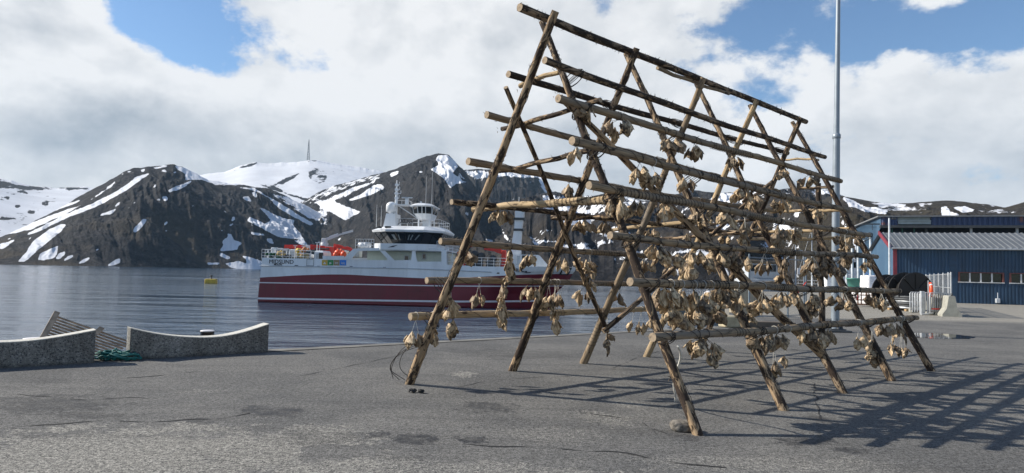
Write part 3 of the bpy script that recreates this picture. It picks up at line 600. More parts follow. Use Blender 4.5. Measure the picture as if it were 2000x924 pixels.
def log(name, P0, P1, r0, r1, mat, sag=0.0, shreds=0, label=None, seed=0, parent=None, twine=0):
    P0 = np.asarray(P0, float); P1 = np.asarray(P1, float); L = np.linalg.norm(P1-P0); d = (P1-P0)/L
    q = Vector(d).to_track_quat('Z', 'Y').to_matrix().to_4x4()
    M = Matrix.Translation(Vector(local(P0))) @ q
    gl = np.array((q.inverted() @ Vector((0, 0, -1)))[:3])
    n = max(8, int(L/0.16)); seg = 12; mb = MB(); rs = []; ctr = []
    ph = rng.uniform(0, 6.28, 4)
    for i in range(n+1):
        t = i/n; c = gl*sag*math.sin(math.pi*t) + np.array([0.020*math.sin(5*t+ph[0])+.007*math.sin(13*t+ph[2]), 0.020*math.sin(4*t+ph[1])+.007*math.sin(15*t+ph[3]), L*t])
        r = r0+(r1-r0)*t; ctr.append((c, r)); ring = []
        for k in range(seg):
            a = 2*math.pi*k/seg
            rr = r*(1+0.26*(fbm(math.cos(a)*1.6+seed*3.7, t*L*2.2+math.sin(a)*1.6+seed, 3, seed)-0.5) + 0.10*max(0, math.sin(t*L*7+ph[2]))**8*math.cos(a+ph[3]))
            ring.append(c+np.array([rr*math.cos(a), rr*math.sin(a), 0]))
        rs.append(ring)
    mb.rings(rs, smooth=True, capmi=1)
    for i in range(int(shreds*1.6)):                       # loose bark and moss standing off the pole
        t = rng.uniform(0.01, 0.99); k = int(t*n); c, r = ctr[k]; a = rng.uniform(0, 6.28); ln = rng.uniform(0.015, 0.055); w = rng.uniform(0.003, 0.009)
        c = c+np.array([0, 0, rng.uniform(-.08, .08)]); o = np.array([math.cos(a), math.sin(a), 0]); s = np.array([-math.sin(a), math.cos(a), 0]); z = np.array([0, 0, rng.uniform(-1, 1)])
        b0 = c+o*r*0.9; tip = b0+(o*0.8+z*0.7+s*rng.uniform(-.4, .4))*ln*1.2
        mb.add([b0+s*w, b0-s*w*0.5+z*w, b0-s*w-z*w, tip], [(0, 1, 3), (1, 2, 3), (2, 0, 3), (0, 2, 1)], 0)
    o = mb.build(name, [mat, END], parent or rack); o.matrix_local = M
    if label: o['label'] = label
    if twine:
        tb = MB(); path = []; z = 0.15; a = rng.uniform(0, 6.28); 
        while z < L-0.1:
            k = min(n, int(z/L*n)); c, r = ctr[k]
            path.append(np.array([c[0]+(r*1.05+.005)*math.cos(a), c[1]+(r*1.05+.005)*math.sin(a), z]))
            da = 0.5; a += da; z += da/6.283*(0.07 if vnoise(z*1.7, seed, 5) > 0.74 else twine*1.5*(.5+1.3*vnoise(z*.9, seed+.5, 9)))*rng.uniform(.8, 1.2)
        tb.tube(path, 0.0034, 4, caps=False); tb.build('twine', TWINE, o)
    return o, ctr, M
def in_frame(p, foot): return onplane(p[0], p[1], foot, AX)
FTOP = [in_frame(p, FF[i]) for i, p in enumerate(((1060, 42), (1221, 105), (1358, 164), (1463, 207), (1547, 238)))]
BTOP = [in_frame(p, BF[i]) for i, p in enumerate(((1086, 22), (1244, 94), (1373, 152), (1480, 197), (1564, 230)))]
LEGS = []
for i in range(5):
    d = FTOP[i]-FF[i]; d = d/np.linalg.norm(d)
    log('leg', FF[i]-d*0.02, FTOP[i], (.057, .060, .062, .068, .064)[i], 0.041, (WOOD_LEG, WOOD_LEG, WOOD_LEG, WOOD_DARK, WOOD_LEG)[i], 0.0, 26, None, 10+i, None, 0.55); LEGS.append((FF[i], FTOP[i], 'f'))
for i in range(5):
    d = BTOP[i]-BF[i]; d = d/np.linalg.norm(d)
    log('leg', BF[i]-d*0.02, BTOP[i], (.068, .069, .069, .066, .064)[i], 0.046, (WOOD_LEG, WOOD_LEG, WOOD_GREY, WOOD_PALE, WOOD_LEG)[i], 0.0, 30, None, 20+i, None, 0.5 if i < 3 else 0); LEGS.append((BF[i], BTOP[i], 'b'))
OUT = 0.085
RAILS = {}
def rail(key, p0, p1, side, r0, r1, mat, sag=0.02, shreds=0, label=None, twine=0):
    pl, nn = {'f': (FF[0], NF), 'b': (BF[0], NB), 'm': (MID0, NMID)}[side]
    o = pl + nn*(OUT if side != 'm' else 0.0)
    P0 = onplane(*p0, o, nn); P1 = onplane(*p1, o, nn)
    ob, ctr, M = log('rail', P0, P1, r0, r1, mat, sag, shreds, label, abs(hash(key)) % 50 if False else sum(map(ord, key)), None, twine)
    W = [np.array((Matrix.Translation(Vector(RO)) @ M) @ Vector(c)) for c, r in ctr]
    RAILS[key] = (W, [r for c, r in ctr]); return ob
rail('ridge', (1015, 12), (1576, 238), 'm', .052, .046, WOOD_DARK, .03, 150, 'ridge pole along the top of the rack')
rail('ridge_b', (1283, 136), (1420, 181), 'm', .030, .026, WOOD_GREY, .0, 20)
FR = {'f1': ((1062, 115), (1612, 308), .045, .042, WOOD_DARK, 130, 0.0), 'f2': ((1090, 188), (1640, 355), .048, .043, WOOD_GREY, 40, .5), 'f3': ((1120, 278), (1662, 410), .051, .045, WOOD_GREY, 30, .28),
      'f4': ((1150, 365), (1700, 457), .046, .042, WOOD_GREY, 30, .28), 'f5': ((1190, 458), (1712, 503), .042, .040, WOOD_GREY, 20, .3), 'f6': ((1228, 552), (1758, 566), .046, .044, WOOD_GREY, 15, .26), 'f7': ((1272, 655), (1790, 622), .048, .044, WOOD_GREY, 15, .24)}
for k, (a, c, r0, r1, m, sh, tw) in FR.items(): rail(k, a, c, 'f', r0, r1, m, 0.03, sh, None, tw)
BR = {'b1': ((992, 143), (1540, 301), .045, .04, WOOD_DARK, 90, 0), 'b2': ((948, 227), (1522, 372), .047, .04, WOOD_GREY, 40, .5), 'b3': ((912, 313), (1520, 415), .050, .04, WOOD_GREY, 40, .5),
      'b4': ((882, 397), (1540, 462), .039, .036, WOOD_LEG, 40, .5), 'b5': ((860, 475), (1520, 512), .045, .038, WOOD_GREY, 40, .5), 'b6': ((835, 550), (1525, 552), .045, .038, WOOD_GREY, 20, .4), 'b7': ((802, 622), (1540, 590), .053, .04, WOOD_PALE, 20, .4)}
for k, (a, c, r0, r1, m, sh, tw) in BR.items(): rail(k, a, c, 'b', r0, r1, m, 0.02, sh, None, tw)
# cross ties inside each A, from the back leg to the front leg
def tie(p0, p1, i, r0, r1, mat, along=0.09, tw=0):
    o = FF[i] + AX*along
    log('cross_tie', onplane(*p0, o, AX), onplane(*p1, o, AX), r0*.88, r1*.88, mat, 0.0, 10, None, 40+i+int(p0[1]) % 13, None, tw)
tie((1018, 169), (1113, 131), 0, .038, .034, WOOD_PALE)
tie((980, 253), (1172, 196), 0, .036, .036, WOOD_LEG)
tie((958, 335), (1166, 296), 0, .036, .04, WOOD_LEG)
tie((926, 411), (1216, 384), 0, .05, .058, WOOD_PALE, tw=.3)
tie((1080, 427), (1255, 416), 1, .046, .045, WOOD_LEG, tw=.4)
tie((1165, 452), (1392, 432), 2, .04, .04, WOOD_PALE)
tie((1270, 470), (1500, 446), 3, .036, .036, WOOD_LEG)
tie((1388, 437), (1520, 428), 3, .034, .034, WOOD_LEG, 0.4)
tie((1530, 313), (1600, 311), 4, .026, .026, WOOD_PALE)
tie((1545, 372), (1628, 362), 4, .034, .034, WOOD_LEG)
tie((1505, 416), (1664, 408), 4, .036, .036, WOOD_PALE)
tie((1386, 456), (1660, 446), 4, .036, .036, WOOD_PALE)
tie((1462, 468), (1690, 462), 4, .034, .034, WOOD_PALE, .25)
# diagonal braces in the planes of the two sides, inside the legs
def brace(p0, p1, side, r0, r1, mat, label=None, inset=-0.12):
    pl, nn = {'f': (FF[0], NF), 'b': (BF[0], NB)}[side]; o = pl+nn*inset
    log('diagonal_brace', onplane(*p0, o, nn), onplane(*p1, o, nn), r0, r1, mat, 0.0, 14, label, 70+int(p0[0]) % 17)
brace((986, 172), (1188, 648), 'b', .030, .040, WOOD_LEG, 'thin diagonal brace whose top end sticks up past the rails')
brace((1176, 646), (1530, 338), 'b', .046, .038, WOOD_DARK)
brace((1092, 190), (1606, 692), 'f', .038, .066, WOOD_LEG, 'thick diagonal brace with a sawn lower end')
pb = gnd(1606, 697); log('post', pb, onplane(1600, 358, pb, AX), .066, .055, WOOD_DARK, 0, 20, 'upright post under the far frame', 91)

# black lashings where a rail crosses a leg
lash = MB(); loops = []
def closest(A0, A1, P):
    d = A1-A0; L = np.linalg.norm(d); d = d/L; t = np.clip((P-A0) @ d, 0, L); return A0+d*t, t
for A0, A1, sd in LEGS:
    for key, (Wp, rr) in RAILS.items():
        if key[0] != sd: continue
        dd = [np.linalg.norm(closest(A0, A1, q)[0]-q) for q in Wp]; j = int(np.argmin(dd))
        if dd[j] > 0.3: continue
        q = Wp[j]; cp, t = closest(A0, A1, q); mid = (q+cp)/2
        dl = (A1-A0)/np.linalg.norm(A1-A0); dr = Wp[min(j+1, len(Wp)-1)]-Wp[max(j-1, 0)]; dr /= np.linalg.norm(dr)
        nn = np.cross(dl, dr); nn /= np.linalg.norm(nn)
        mb = MB()
        for s in (1, -1):
            for k in range(2):
                u = dl+dr*s; u /= np.linalg.norm(u); off = np.cross(nn, u)*(k-0.5)*0.03
                path = [mid+off+u*math.cos(a)*0.072+nn*math.sin(a)*(np.linalg.norm(q-cp)/2+0.058) for a in np.linspace(0, 2*math.pi, 15)]
                mb.tube([local(p) for p in path], 0.0048, 5, caps=False)
        mb.build('lashing', TWINE, rack)

# ================================================================= DRIED FISH HEADS
def head_mesh(seed):
    r = np.random.default_rng(seed); nt, ns = 13, 28; L = r.uniform(0.17, 0.23); W0 = r.uniform(0.052, 0.068); flat = r.uniform(0.34, 0.58); tw = r.uniform(-0.9, 0.9); bend = r.uniform(-0.05, 0.05)
    ph = r.uniform(0, 6.28, 3); jaw = r.uniform(0.03, 0.14)
    prof = [(0, .16), (.05, .34), (.13, .50), (.24, .68), (.36, .86), (.48, 1.0), (.60, 1.02), (.72, 1.0), (.84, .86), (.93, .62), (1.0, .36)]
    inner = [(.97, .24), (.80, .26), (.62, .22), (.50, .1)]
    rs = []
    for j, (t, w) in enumerate(prof+inner):
        ring = []
        for k in range(ns):
            a = 2*math.pi*k/ns
            fold = 1+0.20*math.cos(3*a+ph[0]+2*t)+0.17*math.cos(7*a+ph[1]-3*t)+0.42*(fbm(math.cos(a)*1.7+seed, math.sin(a)*1.7+t*3.4, 3, seed)-0.5)
            rad = W0*w*max(0.25, fold)
            x = rad*math.cos(a); y = rad*flat*math.sin(a)
            notch = jaw*L*max(0, t-0.45)/0.55*(abs(math.sin(a+ph[2]*0.1))**1.6)       # gape between the jaws
            zz = -L*t - 0.02*math.cos(a) + notch*0.9*(1 if t > 0.45 else 0) + 0.018*(fbm(a*2, t*3, 2, seed+4)-0.5)
            an = tw*t; xr = x*math.cos(an)-y*math.sin(an); yr = x*math.sin(an)+y*math.cos(an)
            splay = 1+0.16*max(0, t-.5)*abs(math.cos(a))
            ring.append((xr*splay+bend*t*t, yr*splay+bend*0.6*math.sin(3*t), zz))
        rs.append(ring)
    mb = MB(); mb.rings(rs, smooth=True)
    # gill flap: a curled plate standing off one side
    for fk in range(2):
     fl = []; a0 = r.uniform(0, 6.28) if fk == 0 else a0+2.4
     for i in range(6):
         row = []
         for j in range(5):
             u = i/5; v = j/4-0.5
             rad = W0*(0.95+0.75*u*r.uniform(.7, 1.2)); aa = a0+v*1.5
             row.append((rad*math.cos(aa), rad*flat*1.25*math.sin(aa), -L*(0.20+0.46*u*(1-.5*abs(v)))+0.010*math.sin(v*9)))
         fl.append(row)
     vs = [p for row in fl for p in row]; n0 = len(vs); vs += [(x*.93, y*.93, z-.004) for x, y, z in vs]
     fs = [(i*5+j, i*5+j+1, i*5+j+6, i*5+j+5) for i in range(5) for j in range(4)]; fs2 = [tuple(reversed([q+n0 for q in f])) for f in fs]
     edge = [i*5 for i in range(6)]+[25+j for j in range(1, 5)]+[i*5+4 for i in range(4, -1, -1)]+[j for j in range(3, 0, -1)]
     ef = [(edge[i], edge[(i+1) % len(edge)], edge[(i+1) % len(edge)]+n0, edge[i]+n0) for i in range(len(edge))]
     mb.add(vs, fs+fs2+ef, 0, True)
    o = mb.build('fish_head', FISH); me = o.data; bpy.data.objects.remove(o); return me
HEADS = [head_mesh(s) for s in range(100, 116)]
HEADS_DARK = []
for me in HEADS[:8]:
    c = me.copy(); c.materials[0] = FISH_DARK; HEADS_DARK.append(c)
NUMW = {1: 'one', 2: 'two', 3: 'three', 4: 'four', 5: 'five', 6: 'six', 7: 'seven', 8: 'eight', 9: 'nine', 10: 'ten'}
ORD = ['first', 'second', 'third', 'fourth', 'fifth', 'sixth', 'seventh', 'eighth', 'ninth', 'tenth', 'eleventh', 'twelfth', 'thirteenth', 'fourteenth', 'fifteenth', 'sixteenth', 'seventeenth', 'eighteenth', 'nineteenth', 'twentieth', 'twenty-first', 'twenty-second', 'twenty-third', 'twenty-fourth', 'twenty-fifth']
RAILNAME = {'f1': 'seventh-lowest right-hand rail', 'f2': 'sixth-lowest right-hand rail', 'f3': 'fifth-lowest right-hand rail', 'f4': 'fourth-lowest right-hand rail', 'f5': 'third-lowest right-hand rail', 'f6': 'second-lowest right-hand rail', 'f7': 'lowest right-hand rail',
            'b1': 'seventh-lowest left-hand rail', 'b2': 'sixth-lowest left-hand rail', 'b3': 'fifth-lowest left-hand rail', 'b4': 'fourth-lowest left-hand rail', 'b5': 'third-lowest left-hand rail', 'b6': 'second-lowest left-hand rail', 'b7': 'lowest left-hand rail'}
BUNCH = []
def rail_at(key, px):
    Wp, rr = RAILS[key]; xs = [proj(p)[0] for p in Wp]
    px = min(max(px, xs[0]+1), xs[-1]-1)
    for i in range(len(xs)-1):
        if xs[i] <= px <= xs[i+1]:
            t = (px-xs[i])/(xs[i+1]-xs[i]); return Wp[i]*(1-t)+Wp[i+1]*t, rr[i], i+t
def bunch(key, px, n, drop=0.0, kind='cluster', dark=0.25, size=1.0):
    P, r, par = rail_at(key, px)
    top = P-np.array([0, 0, r])
    root = thing('dried_fish_bunch', '', 'fish bunch', top, rng.uniform(0, 6.28))
    root['group'] = 'bunches of dried fish heads hanging on the rack'
    z = -drop; tips = []
    for i in range(n):
        dk = rng.random() < dark
        me = HEADS_DARK[rng.integers(len(HEADS_DARK))] if dk else HEADS[rng.integers(len(HEADS))]
        o = bpy.data.objects.new('fish_head', me); COL.objects.link(o); o.parent = root
        s = size*rng.uniform(0.86, 1.12)
        if kind == 'chain':
            a = (i % 2)*math.pi+rng.uniform(-.7, .7); tilt = rng.uniform(.15, .55)
            o.location = (0.022*math.cos(a), 0.022*math.sin(a), z+0.01); z -= rng.uniform(0.075, 0.105)*s
        else:
            a = 2*math.pi*i/n+rng.uniform(-.4, .4); tilt = rng.uniform(0.10, 0.42)+(0.12 if n > 3 else 0)
            rad = 0.022+0.018*rng.random()+0.01*n
            o.location = (rad*math.cos(a)*1.1, rad*math.sin(a)*.8, z-rng.uniform(0, .055)-(0.07*(i//4)))
        o.rotation_euler = (Matrix.Rotation(a, 3, 'Z') @ Matrix.Rotation(-tilt, 3, 'Y') @ Matrix.Rotation(rng.uniform(0, 6.28), 3, 'Z')).to_euler()
        o.scale = (s*rng.uniform(.9, 1.15), s*rng.uniform(.85, 1.2), s); tips.append(np.array(o.location))
    mb = MB()
    for k, tp in enumerate(tips[:3]):                                     # cords up to and over the rail
        a = rng.uniform(-.5, .5)
        mb.tube([tp, (tp[0]*.4, tp[1]*.4, min(-0.005, tp[2]*.4)), (0.004*k, 0.004, 0.004)], 0.0026, 4, caps=False)
    d = RAILS[key][0]; j = int(par); ax = d[j+1]-d[j]; ax /= np.linalg.norm(ax)
    c0 = Matrix.Rotation(-root.rotation_euler.z, 3, 'Z')
    perp = np.cross(ax, [0, 0, 1]); perp /= np.linalg.norm(perp)
    loop = [np.array((c0 @ Vector(perp*math.sin(a)*(r+.006)))[:])+np.array([0, 0, r-math.cos(a)*(r+.006)]) for a in np.linspace(0, 2*math.pi, 13)]
    mb.tube(loop, 0.004, 4, caps=False); mb.build('cord', CORD if drop > 0.06 else TWINE, root)
    BUNCH.append((key, par, root, n, kind)); return root
# what one can make out one by one in the photograph: rail, place along it, heads, length of cord, way of hanging
EXPL = [('b7', 812, 2, .16, 'c'), ('b7', 846, 2, .10, 'c'), ('b6', 880, 3, .16, 'h'), ('b7', 884, 2, .02, 'c'), ('b6', 936, 2, .13, 'c'), ('b6', 982, 7, .03, 'h'), ('b5', 996, 5, .0, 'h'), ('b4', 982, 4, .0, 'c'), ('b5', 912, 4, .05, 'c'), ('b5', 1036, 3, .03, 'c'),
        ('b6', 1037, 3, .02, 'c'), ('b6', 1072, 2, .16, 'c'), ('b6', 1090, 3, .12, 'c'), ('b6', 1084, 3, .38, 'h'), ('b5', 1100, 2, .05, 'c'), ('b4', 1140, 4, .02, 'c'), ('b6', 1140, 2, .05, 'c'), ('b5', 1152, 5, .12, 'h'), ('b6', 1205, 2, .10, 'c'), ('b7', 1186, 3, .36, 'h'),
        ('b5', 1140, 2, .04, 'c'), ('b7', 1238, 1, .12, 'c'), ('b7', 1252, 2, .18, 'c'), ('b7', 1270, 2, .15, 'c'), ('b3', 1112, 2, .0, 'c'), ('b4', 1180, 2, .0, 'c'),
        ('f2', 1208, 6, .0, 'c'), ('f2', 1145, 2, -.06, 'c'), ('f2', 1432, 3, .02, 'c'), ('f2', 1528, 3, .02, 'c'), ('f2', 1580, 4, .02, 'c'), ('f2', 1315, 4, .03, 'c'), ('f2', 1355, 4, .05, 'c'), ('f2', 1300, 3, .06, 'c'),
        ('f3', 1250, 4, .05, 'c'), ('f3', 1275, 3, .08, 'c'), ('f3', 1340, 3, .04, 'c'), ('f3', 1450, 4, .0, 'c'), ('f3', 1470, 3, .03, 'c'), ('f3', 1530, 3, .0, 'c'), ('f3', 1600, 3, .04, 'c'), ('f3', 1125, 2, .0, 'c'),
        ('f4', 1243, 3, .02, 'c'), ('f4', 1200, 2, .05, 'c'), ('f4', 1300, 4, .03, 'c'), ('f4', 1420, 3, .0, 'c'), ('f4', 1455, 4, .08, 'h'), ('f4', 1545, 5, .02, 'c'), ('f4', 1520, 4, .05, 'h'), ('f4', 1640, 2, .05, 'c'), ('f4', 1665, 2, .03, 'c'), ('f4', 1650, 5, .2, 'h'),
        ('f5', 1285, 4, .0, 'c'), ('f5', 1318, 3, .05, 'c'), ('f5', 1362, 5, .02, 'c'), ('f5', 1432, 3, .02, 'c'), ('f5', 1452, 2, .06, 'c'), ('f5', 1492, 3, .12, 'c'), ('f5', 1530, 4, .05, 'h'), ('f5', 1595, 7, .0, 'c'), ('f5', 1610, 6, .06, 'c'), ('f5', 1630, 6, .12, 'c'), ('f5', 1588, 4, .14, 'c'), ('f5', 1690, 3, .05, 'c'), ('f5', 1400, 3, .0, 'c'), ('f5', 1345, 3, .06, 'h'),
        ('f6', 1300, 4, .0, 'c'), ('f6', 1320, 4, .05, 'c'), ('f6', 1345, 5, .0, 'c'), ('f6', 1372, 5, .12, 'c'), ('f6', 1330, 5, .26, 'c'), ('f6', 1355, 4, .24, 'c'), ('f6', 1310, 3, .2, 'c'), ('f6', 1400, 4, .0, 'c'), ('f6', 1418, 4, -.03, 'c'), ('f6', 1388, 4, .22, 'c'), ('f6', 1437, 3, .1, 'c'), ('f6', 1490, 3, .14, 'c'), ('f6', 1525, 4, .02, 'c'), ('f6', 1585, 4, .03, 'h'), ('f6', 1650, 3, .12, 'c'), ('f6', 1705, 3, .02, 'c'), ('f6', 1722, 3, .08, 'c'), ('f6', 1632, 2, .05, 'c'), ('f6', 1550, 3, .02, 'c'),
        ('f7', 1378, 6, .02, 'c'), ('f7', 1360, 3, .0, 'c'), ('f7', 1490, 4, .0, 'c'), ('f7', 1516, 4, .0, 'c'), ('f7', 1538, 1, .32, 'c'), ('f7', 1512, 2, .38, 'h'), ('f7', 1575, 3, .0, 'c'), ('f7', 1600, 4, .05, 'c'), ('f7', 1618, 3, .02, 'c'), ('f7', 1677, 3, .14, 'c'), ('f7', 1703, 4, .28, 'h'), ('f7', 1725, 3, .0, 'c'), ('f7', 1742, 3, .36, 'c'), ('f7', 1757, 2, .16, 'c'), ('f7', 1761, 3, .46, 'c'), ('f7', 1745, 3, .0, 'c')]
for key, px, n, drop, kd in EXPL:
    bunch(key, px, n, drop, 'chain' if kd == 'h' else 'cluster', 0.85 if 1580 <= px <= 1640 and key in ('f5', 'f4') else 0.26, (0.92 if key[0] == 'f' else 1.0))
for key, lo, hi, num in (('b4', 1260, 1500, 4), ('b5', 1200, 1480, 4), ('b6', 1290, 1500, 4), ('b3', 1250, 1480, 3), ('f3', 1370, 1640, 2), ('f4', 1330, 1600, 2), ('f6', 1460, 1680, 1), ('b7', 1330, 1480, 2)):
    for k in range(num):
        bunch(key, lo+(hi-lo)*(k+rng.uniform(.1, .9))/num, int(rng.integers(2, 5)), float(rng.uniform(0, .12)), 'chain' if rng.random() < .2 else 'cluster', 0.3, 0.92)
for key in RAILNAME:
    lst = sorted([q for q in BUNCH if q[0] == key], key=lambda q: q[1])
    for i, (k, par, root, n, kind) in enumerate(lst):
        what = 'single dried fish head' if n == 1 else ('string of %s dried fish heads' % NUMW[n] if kind == 'chain' else 'bunch of %s dried fish heads' % NUMW[n])
        root['label'] = '%s, %s from the near end of the %s' % (what, ORD[i], RAILNAME[key])
# loose things about the rack
STRIPE_CORD = paint('pale loose cord', (0.74, 0.72, 0.66), 0.8)
mb = MB(); p = gnd(1318, 790); a = onplane(1324, 676, FF[0]+NF*.1, NF)
pts = [a+(np.array([p[0], p[1], 0.02])-a)*t+np.array([0.02*math.sin(9*t), 0, .02*math.sin(7*t)]) + RT*0.05*math.sin(math.pi*t)*(1-2*t) for t in np.linspace(0, 1, 24)]
o0 = pts[-1]; mb.tube([q-o0 for q in pts], 0.0125, 6); tag(mb.build('loose_cord', STRIPE_CORD, loc=o0), 'loose white cord hanging down beside the nearest right-hand leg of the rack', 'cord')
mb = MB(); p0 = gnd(800, 742)
for k in range(4):
    a = onplane(806+4*k, 668+3*k, BF[0]+NB*.12, NB)-p0; e = np.array([rng.uniform(-.25, .25), rng.uniform(-.2, .1), 0.006])
    mb.tube([a*(1-t)+e*t+np.array([-0.22*math.sin(math.pi*t)*(0.6+.25*k), 0, 0.02*math.sin(8*t)]) for t in np.linspace(0, 1, 16)], 0.005, 5)
tag(mb.build('hanging_cords', TWINE, loc=p0), 'tangle of thin black cords hanging beside the nearest left-hand leg', 'cords')
STONE = paint('granite boulder', (0.19, 0.17, 0.145), 0.9, 0.6, 22, 0.9, 45, dirt=0.5)
def rock(name, label, c, sx, sy, sz, seed, mat=STONE):
    bm = bmesh.new(); bmesh.ops.create_icosphere(bm, subdivisions=4, radius=1)
    for v in bm.verts:
        n = v.co.copy(); q = 1/max(abs(n.x)**3.2+abs(n.y)**3.2+abs(n.z)**3.2, 1e-6)**(1/3.2)
        q *= 1+0.30*(fbm(n.x*1.5+seed, n.y*1.5+n.z*1.3, 4, seed)-.5)+0.10*(fbm(n.x*6+seed, n.y*6+n.z*5, 3, seed+3)-.5)
        v.co = Vector((n.x*q*sx, n.y*q*sy, max(-sz*.85, n.z*q*sz)+sz*.85))
    me = bpy.data.meshes.new(name); bm.to_mesh(me); bm.free(); me.materials.append(mat)
    for pl in me.polygons: pl.use_smooth = True
    o = bpy.data.objects.new(name, me); COL.objects.link(o); o.location = c; return tag(o, label, 'stone')
sc = gnd(1334, 843); rock('stone', 'squarish pale grey stone lying by the foot of the nearest right-hand leg', (sc[0], sc[1]+.03, 0), .12, .085, .062, 4)
RUB = paint('black rubber', (0.02, 0.02, 0.02), 0.6)
for px, py, s, w in ((806, 767, 0.05, 'two lumps, the left and flatter one'), (823, 768, .04, 'two lumps, the right and rounder one')):
    c = gnd(px, py); mb = MB()
    for k in range(5):
        aa = rng.uniform(0, 6.28); mb.tube([(s*math.cos(aa+t*5)*(.4+.6*t), s*.7*math.sin(aa+t*5)*(.4+.6*t), .012+.03*abs(math.sin(4*t+k))) for t in np.linspace(0, 1, 12)], .011, 6)
    tag(mb.build('rope_scrap', RUB, loc=c), 'black rope scrap before the left leg: %s' % w, 'rope scrap')
# ================================================================= THE SHIP
SO = gnd(503, 590, WATER); SB = gnd(1085, 606, WATER); sa = SB-SO; sa[2] = 0; SLEN = np.linalg.norm(sa); sa /= SLEN; sp = np.array([-sa[1], sa[0], 0])
if sp[1] < 0: sp = -sp
SYAW = math.atan2(sa[1], sa[0]); BEAM = 9.0
def SH(px, py, lat=0.0):
    P = onplane(px, py, SO+sp*lat, sp)-SO; return P @ sa, P[2]
ship = thing('ship', 'white and dark red service vessel with wheelhouse and red deck cranes out on the fjord', 'ship', SO, SYAW)
WHITE = paint('ship white paint', (0.72, 0.74, 0.76), 0.42, 0.14, 0.5, dirt=0.22, streak=True)
RED = paint('ship dark red paint', (0.165, 0.016, 0.028), 0.42, 0.22, 0.4, dirt=0.20, streak=True)
ANTIF = paint('ship waterline red', (0.15, 0.014, 0.020), 0.6, 0.3, 1.0)
STRIPE = paint('stripe white', (0.70, 0.68, 0.69), 0.5, 0.1)
BLACK = paint('black gloss', (0.012, 0.012, 0.014), 0.25)
CRANE = paint('crane red', (0.62, 0.035, 0.025), 0.4, 0.2, 2.0)
GALV = paint('galvanised steel', (0.46, 0.48, 0.50), 0.5, 0.2, 4, metal=0.4)
ORANGE = paint('orange plastic', (0.80, 0.10, 0.03), 0.45, 0.15)
LGREY = paint('light grey paint', (0.50, 0.53, 0.56), 0.5, 0.12, 1.5)
DGREY = paint('dark grey steel', (0.06, 0.065, 0.07), 0.6)
GREEN = paint('green net', (0.02, 0.09, 0.05), 0.9, 0.5, 8)
YELLOW = paint('yellow plastic', (0.62, 0.42, 0.03), 0.5, 0.2)
GLASS, tg, pg = new_mat('bridge window glass'); tg.put(pg.inputs['Base Color'], (0.012, 0.015, 0.018)); pg.inputs['Roughness'].default_value = 0.05; pg.inputs['IOR'].default_value = 1.5
# hull
TOPL = [SH(508, 503), SH(560, 504.5), SH(640, 506), SH(715, 508), SH(800, 513), SH(868, 517), SH(940, 520.5), SH(1010, 521), SH(1060, 520.5), SH(1101, 521)]
REDL = [SH(505, 542), SH(540, 540.5), SH(580, 538), SH(640, 536), SH(680, 536.3), SH(750, 540), SH(850, 544.5), SH(900, 544), SH(931, 541.5), SH(1003, 537.5), SH(1060, 535.5), SH(1119, 535)]
STR1 = [SH(505, 552), SH(720, 556), SH(880, 559), SH(1110, 560.5)]
STR2 = [SH(504, 582), SH(720, 586), SH(880, 588.5), SH(1105, 590)]
def ip(L, s): return float(np.interp(s, [q[0] for q in L], [q[1] for q in L]))
LOA = SH(1119, 536)[0]
def stem(z):      # how far the bow reaches at a height: flared stem, clipper above, bulb below
    return SLEN + (LOA-SLEN)*np.clip(z/ip(REDL, LOA), 0, 1.15)**1.3 - 0.9*math.exp(-((z-1.5)/1.0)**2)*0.7
def half(s, z, ztop):
    zz = np.clip(z/ztop, 0, 1); full = 4.5; st = stem(z); run = 11.0-4.0*zz
    x = np.clip((st-s)/run, 0, 1)
    return max(0.02, full*(1-(1-x)**(2.0+0.8*zz)))
hb = MB(); NS = 60; svals = np.concatenate([np.linspace(0, .70, 24), np.linspace(.70, 1, 37)[1:]])
def hull_rows(side):
    rows = []
    for f in svals:
        ztop = ip(TOPL, f*LOA); zr = ip(REDL, f*LOA); z1 = ip(STR1, f*LOA); z2 = ip(STR2, f*LOA)
        zs = [-1.0, 0.12, z2-.14, z2+.05, (z1+z2)/2, z1-.05, z1+.06, (z1+zr)/2, zr, zr+(ztop-zr)*.5, ztop]
        col = []
        for z in zs:
            s = f*(stem(z) if z > 0 else SLEN*.995)
            rake = 0.30*(1-f)*(z/4.8) if f < .02 else 0
            h = half(s, z, ztop) if z > -0.9 else half(s, 0, ztop)*.8
            col.append((s+rake, BEAM/2-h*side, z))
        rows.append(col)
    return rows
MI = [2, 1, 3, 1, 1, 3, 1, 1, 0, 0]
for side in (1, -1):
    rows = hull_rows(side); nz = len(rows[0])
    for j in range(nz-1):
        vs = [rows[i][j] for i in range(len(rows))]+[rows[i][j+1] for i in range(len(rows))]; n = len(rows)
        hb.add(vs, [(i, i+1, n+i+1, n+i) for i in range(n-1)], MI[j], False)
A_, B_ = hull_rows(1)[0], hull_rows(-1)[0]
for j in range(len(A_)-1): hb.add([A_[j], B_[j], B_[j+1], A_[j+1]], [(0, 1, 2, 3)], MI[j])
hb.build('hull', [WHITE, RED, ANTIF, STRIPE], ship)
dk = MB(); R1, R2 = hull_rows(1), hull_rows(-1); n = len(R1)
vs = [(r[-1][0], r[-1][1]+.08, r[-1][2]-0.55) for r in R1]+[(r[-1][0], r[-1][1]-.08, r[-1][2]-0.55) for r in R2]
dk.add(vs, [(i, i+1, n+i+1, n+i) for i in range(n-1)]); dk.build('deck', paint('deck green grey', (0.10, 0.13, 0.12), 0.7), ship)
